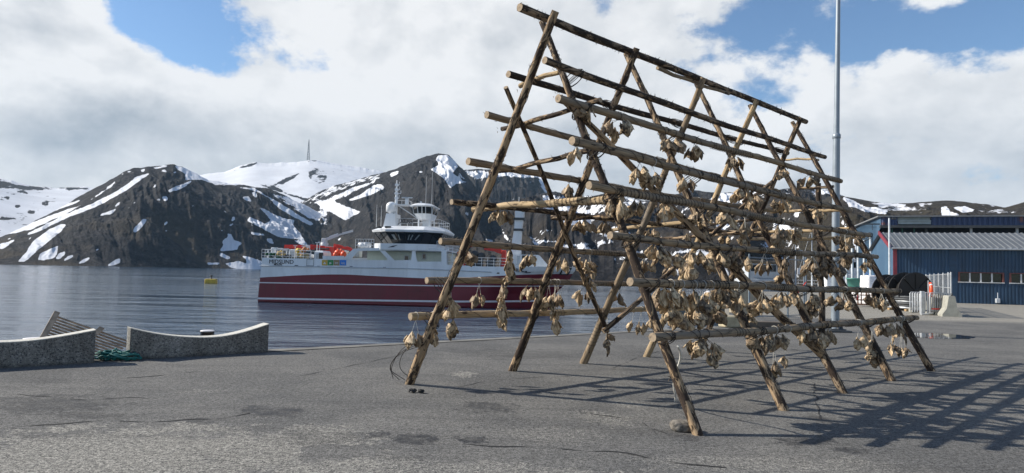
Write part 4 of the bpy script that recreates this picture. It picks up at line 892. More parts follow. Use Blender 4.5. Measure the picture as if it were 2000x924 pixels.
def side_box(name, px0, px1, py0, py1, lat0, lat1, mat, parent=ship, b=0.0, build=True):
    s0, z1 = SH(px0, py0, lat0); s1, z0 = SH(px1, py1, lat0)
    m = MB(); m.box(s0, s1, lat0, lat1, z0, z1, 0, b); return m.build(name, mat, parent)
# rub rail along the white side
m = MB(); path = []
for px, py in ((508, 519), (600, 520.5), (700, 522.5), (800, 524.5), (868, 527), (960, 531.5)):
    s, z = SH(px, py); path.append((s, -0.05, z))
m.tube(path, 0.055, 6); m.build('rub_rail', LGREY, ship)
for px, py, w in ((579, 519.0, 7), (622, 520.5, 6), (686, 521.5, 6), (751, 523, 6), (973, 533.5, 5), (1027, 530.5, 5)):
    s, z = SH(px, py); mm = MB(); mm.box(s-w*.027, s+w*.027, -0.07, 0.0, z-.06, z+.06, 0, .02); mm.build('freeing_port', BLACK, ship)
s, z = SH(606, 513); m = MB(); q = .35
m.bar((s-.38, -.02, z-q), (s+.38, -.02, z-q), .06); m.bar((s-.38, -.02, z+q), (s+.38, -.02, z+q), .025); m.bar((s-.38, -.02, z-q), (s-.38, -.02, z+q), .025); m.bar((s+.38, -.02, z-q), (s+.38, -.02, z+q), .025); m.build('side_gate', DGREY, ship)
# name, home port, the four coloured squares, call sign
TXT = paint('dark lettering', (0.02, 0.025, 0.035), 0.5)
s, z = SH(525, 514.5, -0.01); lettering('name_lettering', 'MIDSUND', 0.62, TXT, ship, (s, -0.02, z), extrude=.012, bold=0.0)
s, z = SH(535, 518.2, -0.01); lettering('home_port_lettering', 'MOLDE', 0.27, TXT, ship, (s, -0.02, z), extrude=.012, bold=0.004)
s, z = SH(1007, 531, 0); lettering('bow_emblem', 'RM', 0.52, TXT, ship, (s, -0.02+0.35, z), extrude=.35)
m = MB(); s, z = SH(1016, 531.5); m.tube([(s, -.03, z+.2), (s+.35, -.03, z+.05), (s+.7, -.03, z-.06), (s+1.1, 0, z-.02)], .05, 6); m.build('bow_swoosh', TXT, ship)
for i, (a, c, col, icon) in enumerate(((629, 639.5, (0.52, 0.34, 0.05), 0), (640.5, 651, (0.03, 0.22, 0.06), 1), (652.2, 663, (0.30, 0.20, 0.10), 2), (664, 676, (0.03, 0.20, 0.62), 3))):
    s0, z1 = SH(a, 507.6); s1, z0 = SH(c, 518.6)
    m = MB(); m.box(s0, s1, -0.03, 0.02, z0, z1, 0); q = m.build('emblem_panel', paint('panel %d' % i, col, .4, .05), ship)
    w_ = s1-s0; h_ = z1-z0; m = MB()
    if icon == 0: m.box(s0+w_*.25, s1-w_*.25, -.04, -.031, z0+h_*.25, z0+h_*.4); m.box(s0+w_*.4, s1-w_*.4, -.04, -.031, z0+h_*.42, z0+h_*.62)
    elif icon == 1: m.prism([(s0+w_*.3, z0+h_*.2), (s0+w_*.75, z0+h_*.4), (s0+w_*.35, z0+h_*.6)], -.04, -.031)
    elif icon == 2: m.tube([(s0+w_*(.5+.25*math.cos(a_)), -.035, z0+h_*(.42+.14*math.sin(2*a_))) for a_ in np.linspace(0, 6.28, 17)], .025, 4)
    else: m.tube([(s0+w_*(.2+.6*k/8), -.035, z0+h_*(.3+.07*math.sin(k*1.6))) for k in range(9)], .03, 4); m.tube([(s0+w_*(.2+.6*k/8), -.035, z0+h_*(.5+.07*math.sin(k*1.6))) for k in range(9)], .02, 4)
    m.build('emblem', STRIPE, q)
# superstructure below the bridge: recessed wall with an outer side plating
s0, zt = SH(714, 489, 1.3); s1, zb = SH(869, 526, 1.3)
zdk = ip(TOPL, 12)-.55
PALE = paint('sheltered deck wall', (0.60, 0.64, 0.56), 0.5, 0.06)
m = MB(); m.box(s0+.2, s1-.05, 1.3, 7.7, zdk, zt-.02); sup = m.build('superstructure', PALE, ship)
m = MB(); Q = lambda *pts: [SH(*p) for p in pts]
def plate(mb, pts, y0=0.0, y1=.10): mb.prism(Q(*pts), y0, y1)
for y0 in (0.0, BEAM-.1):
    m = MB()
    plate(m, [(630, 500), (672, 500), (672, 509), (630, 508)], y0+.01, y0+.11)
    plate(m, [(668, 507.5), (690, 486), (714, 484.5), (716, 488.5), (700, 490), (684, 508.5)], y0, y0+.1)
    plate(m, [(690, 490.2), (868, 488.4), (868, 484.5), (714, 484.4)], y0-.005, y0+.1)
    plate(m, [(742, 490), (752, 490), (770, 508), (770, 514), (756, 514), (756, 505)], y0+.004, y0+.1)
    plate(m, [(805, 489), (811, 489), (813, 505), (820, 523.5), (800, 519), (770, 514), (770, 508.5), (803, 508)], y0+.008, y0+.1)
    plate(m, [(862, 488), (872, 488), (873, 524), (862, 523.8)], y0+.012, y0+.1)
    plate(m, [(813, 511), (863, 511), (863, 524), (819, 523.2)], y0+.016, y0+.1)
    plate(m, [(684, 507.5), (757, 508.5), (757, 515), (684, 511)], y0+.02, y0+.1)
    m.build('side_plating', WHITE, ship)
m = MB(); sA, zA = SH(872, 487); m.box(s0-.3, sA, 0.0, BEAM, zt+.0, zt+.14, 0, .03); m.build('boat_deck', WHITE, ship)
for px, py, w, h in ((794.5, 504, 8, 9), (828.5, 501, 7, 10), (809, 500, 4.5, 10)):
    s, z = SH(px, py, 1.3); m = MB(); hw = w*.0275; hh = h*.0275; m.box(s-hw, s+hw, 1.25, 1.32, z-hh, z+hh, 0, .03); d = m.build('window', GLASS, ship)
    m = MB()
    for a, c in (((-1, -1), (1, -1)), ((1, -1), (1, 1)), ((1, 1), (-1, 1)), ((-1, 1), (-1, -1))): m.bar((s+a[0]*hw, 1.24, z+a[1]*hh), (s+c[0]*hw, 1.24, z+c[1]*hh), .06)
    m.build('window_frame', LGREY, d)
# the bridge: bulwark, raked windows, roof with chamfered edge
def octa(s0, s1, l0, l1, c, z): return [(s0+c, l0, z), (s1-c, l0, z), (s1, l0+c, z), (s1, l1-c, z), (s1-c, l1, z), (s0+c, l1, z), (s0, l1-c, z), (s0, l0+c, z)]
b0, zb0 = SH(728, 487.5, .2); b1, zb1 = SH(851, 487.5, .2); _, zs = SH(728, 475, .2)
m = MB(); m.rings([octa(b0, b1, -.15, BEAM+.15, 0.9, z) for z in (zb0+.02, zs)]); brg = m.build('bridge', WHITE, ship)
m = MB(); s, z = SH(741, 483, -.15); m.prism([(s+.9, z), (s+1.5, z+.05), (s+2.0, z+.28), (s+1.4, z+.18)], -.17, -.149); m.build('bridge_emblem', TXT, brg)
w0, zw0 = SH(741, 475.5, .5); w1, _ = SH(849, 475.5, .5); _, zw1 = SH(741, 452.5, .5); t0, _ = SH(724.5, 453, .5); t1, _ = SH(861, 453, .5)
lo = octa(w0, w1, .55, BEAM-.55, 1.5, zw0-.02); hi = octa(t0, t1, .0, BEAM, 1.7, zw1)
m = MB(); m.rings([lo, hi]); wb = m.build('bridge_window_band', GLASS, ship)
for i in range(8):
    a0, a1 = np.array(lo[i]), np.array(lo[(i+1) % 8]); h0, h1 = np.array(hi[i]), np.array(hi[(i+1) % 8]); k = max(1, int(round(np.linalg.norm(h1-h0)/1.05)))
    for j in range(k): t = j/k; m = MB(); m.bar(a0+(a1-a0)*t, h0+(h1-h0)*t, .09, .07); m.build('window_post', BLACK, wb)
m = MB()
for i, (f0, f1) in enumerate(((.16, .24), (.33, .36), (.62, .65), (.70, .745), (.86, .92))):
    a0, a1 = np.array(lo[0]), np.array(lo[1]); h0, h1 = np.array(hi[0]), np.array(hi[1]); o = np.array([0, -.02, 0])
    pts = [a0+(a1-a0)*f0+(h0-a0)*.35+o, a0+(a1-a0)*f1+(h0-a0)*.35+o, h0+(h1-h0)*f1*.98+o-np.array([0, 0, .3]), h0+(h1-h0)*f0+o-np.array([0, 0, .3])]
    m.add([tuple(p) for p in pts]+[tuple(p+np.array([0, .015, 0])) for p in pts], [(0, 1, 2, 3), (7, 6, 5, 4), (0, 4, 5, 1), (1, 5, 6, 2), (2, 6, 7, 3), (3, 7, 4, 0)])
m.build('painted_window_reflection', paint('painted glass reflection', (0.25, 0.28, 0.29), .4), wb)  # pale panels on the bridge glass, reflections put in as colour
r0, zr0 = SH(716, 449.5, -.2); r1, _ = SH(864, 449.5, -.2); _, zr1 = SH(716, 438.5, -.2)
m = MB(); m.rings([octa(r0+.55, r1-.5, .15, BEAM-.15, 1.8, zr0-.16), octa(r0+.05, r1-.05, -.25, BEAM+.25, 2.0, zr0-.08), octa(r0, r1, -.3, BEAM+.3, 2.0, zr0+.12), octa(r0+1.0, r1-.5, .9, BEAM-.9, 1.6, zr1-.05), octa(r0+1.3, r1-.7, 1.3, BEAM-1.3, 1.4, zr1)]); rf = m.build('bridge_roof', WHITE, ship)
for px, py, w in ((742, 444, 7), (757.5, 443.5, 12)):
    s, z = SH(px, py, .3); m = MB(); m.box(s-w*.027, s+w*.027, .22, .5, z-.10, z+.10, 0, .03); m.build('roof_opening', BLACK, rf)
def railing(name, pts, h, parent=ship, n_mid=1, step=1.1, mat=WHITE, r=.022):
    m = MB()
    for a, c in zip(pts[:-1], pts[1:]):
        a = np.array(a, float); c = np.array(c, float); k = max(1, int(np.linalg.norm(c-a)/step))
        for i in range(k+1): q = a+(c-a)*i/k; m.tube([q, q+np.array([0, 0, h])], r, 5)
        for j in range(n_mid+1): m.tube([a+np.array([0, 0, h*(j+1)/(n_mid+1)]), c+np.array([0, 0, h*(j+1)/(n_mid+1)])], r, 5)
    return m.build(name, mat, parent)
ZR = zr1
railing('roof_railing', [(r0+8.0*.5, 1.4, ZR), (r1-.7, 1.4, ZR), (r1-.7, BEAM-1.4, ZR), (r0+4, BEAM-1.4, ZR)], .8)
# call sign board, dome, mast, lookout
s, z = SH(776.5, 440, 1.5); lettering('call_sign_lettering', 'JXUG', 0.66, TXT, ship, (s+.12, 1.32, z+.22), extrude=.02, bold=.012)
m = MB(); sE, _ = SH(804, 440, 1.5); m.bar((s-.1, 1.37, z+.18), (sE+.2, 1.37, z+.18), .03); m.bar((s-.1, 1.37, z+.74), (sE+.2, 1.37, z+.74), .03); m.bar((s, 1.37, z-.3), (s, 1.37, z+.74), .03); m.bar((sE+.1, 1.37, z-.3), (sE+.1, 1.37, z+.74), .03); m.build('call_sign_frame', LGREY, ship)
s0_, zp0 = SH(752, 440, 4); s1_, _ = SH(777, 440, 4); s2_, zp1 = SH(758, 418, 4); s3_, _ = SH(775, 418, 4)
m = MB(); m.rings([[(a, 3.2, z), (c, 3.2, z), (c, 5.6, z), (a, 5.6, z)] for a, c, z in ((s0_, s1_, ZR-.05), (s2_, s3_, zp1))]); m.build('dome_pedestal', WHITE, ship)
sc_, zc0 = SH(763.5, 413.5, 4.2); _, zc1 = SH(763.5, 394, 4.2); rd = .58
m = MB(); m.lathe([(.25, zp1-zc0), (.25, -.15), (.5, -.02), (rd, .02), (rd, zc1-zc0-rd*.85)]+[(rd*math.cos(a), zc1-zc0-rd*.85+rd*.85*math.sin(a)) for a in np.linspace(.2, 1.5, 7)], (sc_, 4.3, zc0), 24); m.build('satellite_dome', WHITE, ship)
sm, zm0 = SH(772.5, 440, 4.5); _, zm1 = SH(772.5, 352, 4.5)
m = MB(); m.tube([(sm, 4.5, ZR-.05), (sm, 4.5, ZR+(zm1-ZR)*.55), (sm, 4.5, zm1)], [.22, .16, .05], 8)
for f, wd in ((.72, .5), (.80, .35), (.90, .3), (.62, .3)):
    zz = ZR+(zm1-ZR)*f; m.bar((sm-wd*.5, 4.5, zz), (sm+wd, 4.5, zz), .06); m.bar((sm+wd, 4.5, zz), (sm+wd, 4.5, zz+.35), .05); m.box(sm-.16, sm+.16, 4.3, 4.7, zz-.12, zz+.12)
m.build('mast', WHITE, ship)
p0, zq0 = SH(774, 401.5, 4.3); p1, zq1 = SH(801, 394.5, 4.3)
m = MB(); m.box(p0, p1, 3.6, 5.2, zq0, zq0+.10); m.tube([(p0+.2, 4.4, zq0), (p1+1.2, 4.4, ZR+.9)], .06, 6); m.build('radar_platform', WHITE, ship)
railing('platform_railing', [(p0, 3.65, zq0+.1), (p1, 3.65, zq0+.1), (p1, 5.15, zq0+.1)], .4, n_mid=0, step=.6)
sr_, zr_ = SH(795, 386.5, 4.4); m = MB(); m.box(sr_-.18, sr_+.18, 4.2, 4.6, zq0+.1, zr_-.05, 0, .04); m.box(sr_-.62, sr_+.62, 4.34, 4.48, zr_-.05, zr_+.08, 0, .03); m.build('radar_scanner', LGREY, ship)
l0, zl0 = SH(814, 428, 2.6); l1, _ = SH(838.5, 428, 2.6); l2, zl1 = SH(806, 416.5, 2.6); l3, _ = SH(842, 416.5, 2.6); l4, zl2 = SH(803, 403, 2.6); l5, _ = SH(846, 403, 2.6); l6, zl3 = SH(799, 397.5, 2.6); l7, _ = SH(848, 397.5, 2.6)
m = MB(); m.rings([octa(l0, l1, 3.0, 6.0, .5, zl0), octa(l2, l3, 2.6, 6.4, .6, zl1)]); lk = m.build('lookout_cabin', WHITE, ship)
m = MB(); m.rings([octa(l2+.02, l3-.02, 2.6, 6.4, .6, zl1), octa(l4+.1, l5-.1, 2.3, 6.7, .7, zl2)]); g = m.build('lookout_window_band', GLASS, lk)
LO, HI = octa(l2, l3, 2.58, 6.42, .6, zl1), octa(l4+.08, l5-.08, 2.28, 6.72, .7, zl2)
for i in range(8):
    m = MB(); m.bar(LO[i], HI[i], .07); m.build('window_post', LGREY, g)
    if i in (0, 2, 4): 
        a = (np.array(LO[i])+np.array(LO[(i+1) % 8]))/2; c = (np.array(HI[i])+np.array(HI[(i+1) % 8]))/2; m = MB(); m.bar(a, c, .05); m.build('window_post', LGREY, g)
m = MB(); m.rings([octa(l6+.1, l7-.1, 2.1, 6.9, .8, zl2-.02), octa(l6, l7, 2.0, 7.0, .8, zl2+.1), octa(l6+.5, l7-.5, 2.6, 6.4, .6, zl3+.05)]); m.build('lookout_roof', WHITE, lk)
m = MB()
for a, l in ((l0+.1, 3.2), (l1-.1, 3.2), (l0+.1, 5.8), (l1-.1, 5.8)): m = MB(); m.tube([(a, l, ZR-.05), (a, l, zl0+.02)], .07, 6); m.build('lookout_leg', WHITE, lk)
m = MB(); m.box((l0+l1)/2-.35, (l0+l1)/2+.35, 4.0, 5.0, ZR-.05, zl0); m.build('lookout_column', WHITE, lk)
m = MB(); sx_, _ = SH(826, 397, 4.5); m.box(sx_-.5, sx_+.4, 4, 5, zl3, zl3+.22, 0, .04); m.box(sx_-.25, sx_-.05, 4, 4.3, zl3, zl3+.42, 0, .04); m.build('roof_unit', LGREY, lk)
for px, pt, pb, l in ((842, 336, 440, 2.5), (831.5, 345, 400, 5), (735, 400, 440, 4), (744, 402, 440, 6), (824, 400, 440, 1.6)):
    s, z0 = SH(px, pb, l); _, z1 = SH(px, pt, l); m = MB(); m.tube([(s, l, min(z0, ZR)), (s, l, z1)], [.035, .016], 5); m.build('whip_aerial', LGREY, ship)
# aft deck
zd = ip(TOPL, 4)
sA0, _ = SH(510, 500); sA1, _ = SH(600, 500)
railing('aft_railing', [(sA0, 8.8, zd-.1), (sA0, .15, zd-.1), (sA1+.3, .15, zd-.15)], 1.02, n_mid=2, step=.75, r=.024)
railing('aft_railing', [(sA0+.5, 8.8, zd-.1), (sA1+1, 8.8, zd-.15)], 1.15, n_mid=2, step=.75, r=.024)
def crane(name, pts, lat, widths, colpx, mat=CRANE, colw=.5):
    m = MB(); P = []
    for q in pts: s, z = SH(q[0], q[1], lat); P.append(np.array([s, lat, z]))
    for i in range(len(P)-1):
        d = P[i+1]-P[i]; L = np.linalg.norm(d); 
        m.bar(P[i], P[i+1], widths[i]*.8, widths[i]); m.bar(P[i]+np.array([0, .01, widths[i]*.62]), P[i]+d*.7+np.array([0, .01, widths[i]*.62]), .12, .10)
    s, z = SH(colpx[0], colpx[1], lat); s2, z2 = SH(colpx[0], colpx[2], lat)
    m.box(s-colw/2, s+colw/2, lat-colw/2-.02, lat+colw/2+.02, z2, z+.1, 0, .05); m.lathe([(colw*.8, 0), (colw*.8, .3), (colw*.55, .4)], (s, lat, z2), 14)
    m.build(name, mat, ship)
crane('deck_crane', [(556, 482.5), (606, 483.2), (646, 487)], 4.0, [.34, .44], (644, 484, 508), colw=.8)
crane('deck_crane', [(652, 480), (676, 485), (690, 489)], 5.6, [.3, .3], (656, 482, 505), colw=.4)
crane('deck_crane', [(946, 485.5), (968, 488.5), (984, 494)], 3.2, [.32, .42], (984.5, 491, 522), colw=.5)
crane('provision_crane', [(689, 451.5), (660, 459.5), (636, 468)], 6.5, [.18, .30], (634, 467, 480), LGREY, .55)
m = MB(); a, z = SH(625, 472, 6.5); c, _ = SH(646, 472, 6.5); _, z2 = SH(630, 481, 6.5); m.box(a, c, 5.5, 7.5, z2-.1, z2); m.build('crane_platform', LGREY, ship)
m = MB(); s, z = SH(613.5, 507, 1.2); s2, z2 = SH(632, 489.5, 1.2)
m.rings([[(s+i, 1.2+j, z-.3) for i, j in ((0, 0), (s2-s, 0), (s2-s, 2.4), (0, 2.4))], [(s+i, 1.2+j, z2-.18) for i, j in ((0, 0), (s2-s, 0), (s2-s, 2.4), (0, 2.4))], [(s+i, 1.2+j, z2) for i, j in ((.16, .1), (s2-s-.16, .1), (s2-s-.16, 2.3), (.16, 2.3))]]); hs = m.build('deck_house', WHITE, ship)
m = MB(); m.box(s+(s2-s)*.50, s2-.03, 1.17, 1.25, z-.25, z2-.25, 0, .02); m.build('door', BLACK, hs)
m = MB(); m.box(s+(s2-s)*.18, s+(s2-s)*.46, 1.17, 1.25, z-.2, z2-.35, 0, .02); m.build('louvre', LGREY, hs)
for px, py, r, l in ((660, 495, .40, 1.5), (671, 497, .33, 1.2), (666, 493.5, .33, 2.2), (655, 498, .25, 1.0)):
    s, z = SH(px, py, l); m = MB(); m.lathe([(.02, -r)]+[(r*math.cos(a), r*math.sin(a)*1.08) for a in np.linspace(-1.4, 1.25, 11)]+[(.09, r*1.05), (.09, r*1.28), (.02, r*1.3)], (s, l, z), 16); m.build('buoy', ORANGE, ship)
for px, l in ((706, 1.1), (712.5, 1.1), (703, 2.6), (710, 2.6)):
    s, z = SH(px, 478.5, l); m = MB(); m.lathe([(.05, -.75), (.27, -.7), (.33, -.6), (.33, -.05), (.35, 0), (.33, .05), (.33, .6), (.27, .7), (.05, .75)], (s, l+.8, z), 14, axis='y'); m.bar((s-.3, l+.2, z-.4), (s+.3, l+.2, z-.4), .08); m.bar((s-.3, l+1.3, z-.4), (s+.3, l+1.3, z-.4), .08); m.build('liferaft_canister', WHITE, ship)
sB0, zB = SH(690, 485); railing('boat_deck_railing', [(sB0+.2, .1, zB), (sB0+2.2, .1, zB)], 1.0, n_mid=2, step=.28)
sC0, zC = SH(851, 485); sC1, _ = SH(871, 485); railing('boat_deck_railing', [(sC0+.1, .1, zt+.14), (sC1-.05, .1, zt+.14), (sC1-.05, 8.8, zt+.14)], .95, n_mid=2, step=.5)
# gear stowed on the aft deck
def heap(name, px, py, l, rx, rz, mat, n=9):
    s, z = SH(px, py, l); m = MB()
    for i in range(n):
        q = np.array([s+rng.uniform(-rx, rx), l+rng.uniform(-.4, .5), z+rng.uniform(-rz, rz)]); r = rng.uniform(.12, .26)
        m.lathe([(.03, -r)]+[(r*math.cos(a)*rng.uniform(.85, 1.15), r*math.sin(a)) for a in np.linspace(-1.2, 1.2, 5)]+[(.03, r)], q, 9)
    m.build(name, mat, ship)
heap('net_pile', 534, 499.5, 1.2, .7, .18, GREEN); heap('float_pile', 588, 493, 1.0, .5, .35, YELLOW, 5); heap('float_pile', 597, 494, 1.2, .5, .45, paint('faded orange', (.50, .20, .08), .7), 10); heap('float_pile', 590, 501, .9, .7, .2, paint('buff net', (.42, .34, .2), .9), 10); heap('float_pile', 549, 496, 1.1, .35, .3, paint('buff yellow', (.5, .36, .14), .8), 6)
for px, py, w, h, l, mt in ((571, 495, 14, 16, 2.5, WHITE), (545, 487, 16, 5, 3.2, LGREY), (533, 489, 9, 12, 4, WHITE), (556, 500, 12, 6, 1.4, DGREY), (582, 492, 6, 20, 4.5, LGREY), (598, 484, 5, 12, 3, WHITE), (603, 500, 8, 8, 1.2, WHITE), (628, 486, 30, 3, 3.4, DGREY), (672, 495, 8, 12, 4, WHITE), (683, 497, 9, 9, 3, paint('buff box', (.5, .4, .28), .7)), (697, 496, 12, 14, 5, LGREY)):
    s, z = SH(px, py, l); m = MB(); hw, hh = w*.0275, h*.0275; m.box(s-hw, s+hw, l, l+1.0, z-hh, z+hh, 0, .05); m.bar((s-hw*.6, l-.03, z-hh), (s-hw*.6, l-.03, z+hh), .05); m.bar((s-hw, l-.03, z+hh*.3), (s+hw, l-.03, z+hh*.3), .05); m.build('deck_gear', mt, ship)
m = MB()
for px, py0, py1 in ((522, 503, 488), (538, 503, 484), (560, 500, 486), (576, 503, 480), (619, 490, 474), (624, 490, 473), (592, 503, 481)):
    s, z0 = SH(px, py0, 2.0); _, z1 = SH(px, py1, 2.0); m.tube([(s, 2.0, z0-.4), (s, 2.0, z1)], .04, 5); m.bar((s-.2, 2, z1), (s+.2, 2, z1), .08)
m.build('deck_post', WHITE, ship)
# stairs, forward deck
m = MB(); sL, zL = SH(874, 522, .3); sU, zU = SH(874, 489, .3)
for ds in (0, .5): m.bar((sL+ds, .3, zL-.3), (sL+ds, .3, zU+.4), .05)
for k in range(9): zz = zL-.2+(zU-zL+.4)*k/8; m.bar((sL, .3, zz), (sL+.5, .3, zz), .04)
m.build('ladder', WHITE, ship)
sf0, zf = SH(880, 519); sf1, _ = SH(1000, 521)
railing('forward_railing', [(sf0, .25, zf-.05), (sf1, .25, zf-.05)], .95, n_mid=2, step=.6)
m = MB(); m.box(sf0+.3, sf0+1.2, 2, 4, zf-.4, zf+1.6, 0, .1); m.tube([(sf0+.7, 3, zf+1.5), (sf0+.9, 3, zf+2.2), (sf0+1.8, 3, zf+2.3)], .2, 8); m.build('winch', CRANE, ship)
for px, w, h in ((905, 22, 14), (935, 14, 18), (958, 16, 12), (922, 10, 22)):
    s, z = SH(px, 519, 3); m = MB(); m.box(s-w*.027, s+w*.027, 2.4, 4.0, z-.3, z+h*.05, 0, .06); m.lathe([(.1, -.5), (.35, -.5), (.35, -.4), (.16, -.38), (.16, .38), (.35, .4), (.35, .5), (.1, .5)], (s+.3, 3.0, z+h*.05+.2), 12, axis='y'); m.build('deck_machinery', DGREY, ship)
sg, zg0 = SH(1005, 520, 4); sg2, _ = SH(1020, 520, 4); _, zg1 = SH(1005, 446, 4); _, zg2 = SH(1005, 412, 4)
m = MB(); m.rings([[(a, 3.6, z), (c, 3.6, z), (c, 5.2, z), (a, 5.2, z)] for a, c, z in ((sg-1.0, sg2-.1, zg0), (sg-.4, sg2-.25, zg0+(zg1-zg0)*.5), (sg-.1, sg2-.15, zg1), (sg-.05, sg2+.1, zg2))]); fm = m.build('forward_mast_house', WHITE, ship)
m = MB(); m.box(sg-.1, sg2+.2, 3.4, 5.4, zg1+.9, zg1+1.15); m.box(sg-.2, sg2+.05, 3.5, 5.3, zg1-.3, zg1-.05); m.build('mast_platform', DGREY, fm)
m = MB(); m.tube([(sg+.3, 4.4, zg2), (sg+.3, 4.4, zg2+1.6)], [.08, .03], 6); m.build('mast_top', WHITE, fm)
m = MB(); h0, zh = SH(1003, 497, 2.2); h1, zh0 = SH(1076, 521, 2.2); m.rings([[(h0, 2.2, zh0-.3), (h1, 2.2, zh0-.3), (h1, 6.8, zh0-.3), (h0, 6.8, zh0-.3)], [(h0, 2.2, zh), (h1-1.4, 2.2, zh), (h1-1.4, 6.8, zh), (h0, 6.8, zh)]]); fh = m.build('forecastle_house', WHITE, ship)
s, z = SH(1026, 508, 2.2); m = MB(); m.box(s-.35, s+.35, 2.15, 2.25, z-.6, z+.5, 0, .03); m.build('door', BLACK, fh)
s, z = SH(1012, 508, 2.2); m = MB(); m.box(s-.18, s+.18, 2.15, 2.25, z-.5, z+.5, 0, .03); m.build('door', LGREY, fh)
# anchor pocket at the bow, on both sides
m = MB(); s_, z_ = SH(1107, 529)
for sd in (1, -1):
    ring = []
    for (u, v) in ((-.85, -.45), (.15, -.45), (.55, .35), (-.45, .35)):
        s = s_+u; zz = z_+v; hh = half(s, zz, ip(TOPL, LOA)); ring.append((s, BEAM/2-sd*(hh+.05), zz))
    m.add(ring+[(x, BEAM/2+(y-BEAM/2)*.5, z) for x, y, z in ring], [(0, 1, 2, 3), (0, 4, 5, 1), (1, 5, 6, 2), (2, 6, 7, 3), (3, 7, 4, 0)])
m.build('anchor_pocket', BLACK, ship)
m = MB(); a = SH(868, 566); c = SH(900, 566)
s, z = SH(816, 569); m.box(s-1.1, s+1.1, -.015, .02, z-.02, z+.02); m.box(s-1.1, s-1.06, -.015, .02, z-.9, z); m.box(s+1.06, s+1.1, -.015, .02, z-.9, z); m.box(s-.25, s+.25, -.03, .02, z+.1, z+.16)
m.build('side_hatch', paint('hatch edge red', (.10, .012, .02), .5), ship)
# ================================================================= THINGS ON THE QUAY
# ---- two terrazzo benches with a hollowed top
def terrazzo():
    m, t, p = new_mat('exposed aggregate'); c = t.coord()
    v = t.node('ShaderNodeTexVoronoi'); t.put(v.inputs['Vector'], c); v.inputs['Scale'].default_value = 48
    sep = t.node('ShaderNodeSeparateColor'); t.l.new(v.outputs['Color'], sep.inputs[0])
    colr = t.mix(t.mapr(sep.outputs[0], 0.2, 0.9), (0.05, 0.052, 0.058), (0.36, 0.35, 0.33))
    colr = t.mix(t.mapr(v.outputs['Distance'], 0.35, 0.6), colr, (0.22, 0.215, 0.20))
    st = t.noise(t.mapping(c, (2.2, 2.2, 1.0)), 1.0, 7, 0.65)
    colr = t.mix(1.0, colr, t.mix(t.mapr(st, 0.32, 0.68), (0.55, 0.53, 0.50), (1.12, 1.12, 1.1)), 'MULTIPLY')
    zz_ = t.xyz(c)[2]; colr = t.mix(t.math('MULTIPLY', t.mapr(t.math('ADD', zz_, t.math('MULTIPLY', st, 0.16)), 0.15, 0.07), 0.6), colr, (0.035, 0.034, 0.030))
    t.put(p.inputs['Base Color'], colr); p.inputs['Roughness'].default_value = 0.8
    t.put(p.inputs['Normal'], t.bump(v.outputs['Distance'], 0.6, 0.01)); return m
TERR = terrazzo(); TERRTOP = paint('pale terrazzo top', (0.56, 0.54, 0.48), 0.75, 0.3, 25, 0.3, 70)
def bench(label, A, B, zs, thick=0.30):
    A = np.array(A); B = np.array(B); d = B-A; L = np.linalg.norm(d); yaw = math.atan2(d[1], d[0])
    r = thing('bench', label, 'bench', A, yaw, 'low aggregate benches along the quay edge'); n = 36; m = MB(); tp = MB(); F_, B2 = [], []
    for i in range(n+1):
        t = i/n; z = float(np.interp(t, np.linspace(0, 1, len(zs)), zs)); F_.append((t*L, 0, z))
    sm = [q[2] for q in F_]
    for _ in range(12): sm = [sm[0]]+[(sm[i-1]+2*sm[i]+sm[i+1])/4 for i in range(1, n)]+[sm[-1]]
    rs = []
    for i in range(n+1): x = L*i/n; rs.append([(x, 0, -.02), (x, 0, sm[i]), (x, thick, sm[i]), (x, thick, -.02)])
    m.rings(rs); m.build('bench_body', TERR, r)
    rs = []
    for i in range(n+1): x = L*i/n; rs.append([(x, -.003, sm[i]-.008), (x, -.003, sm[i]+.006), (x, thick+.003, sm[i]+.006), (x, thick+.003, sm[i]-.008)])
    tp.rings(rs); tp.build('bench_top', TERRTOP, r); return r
b1a, b1b = gnd(252, 703), gnd(523, 688)
dirb = (b1b-b1a)/np.linalg.norm(b1b-b1a)
def hgt(px, py, base): return onplane(px, py, base, np.array([-dirb[1], dirb[0], 0]))[2]
bench('speckled grey concrete bench with scooped top, the whole one right of the rope heap', b1a, b1b, [hgt(253, 641, b1a), hgt(290, 650, b1a), hgt(320, 656, b1a), hgt(350, 659, b1a), hgt(385, 660.5, b1a), hgt(420, 659, b1a), hgt(455, 653, b1a), hgt(490, 644, b1a), hgt(523, 633, b1a)])
b2b = gnd(184, 709); b2a = b2b-dirb*2.35
bench('speckled grey concrete bench cut off by the left edge, left of the rope heap', b2a, b2b, [.55, .46, .40, hgt(0, 668, b2b), hgt(45, 668, b2b), hgt(90, 665.5, b2b), hgt(120, 660, b2b), hgt(150, 653, b2b), hgt(184, 645, b2b)])
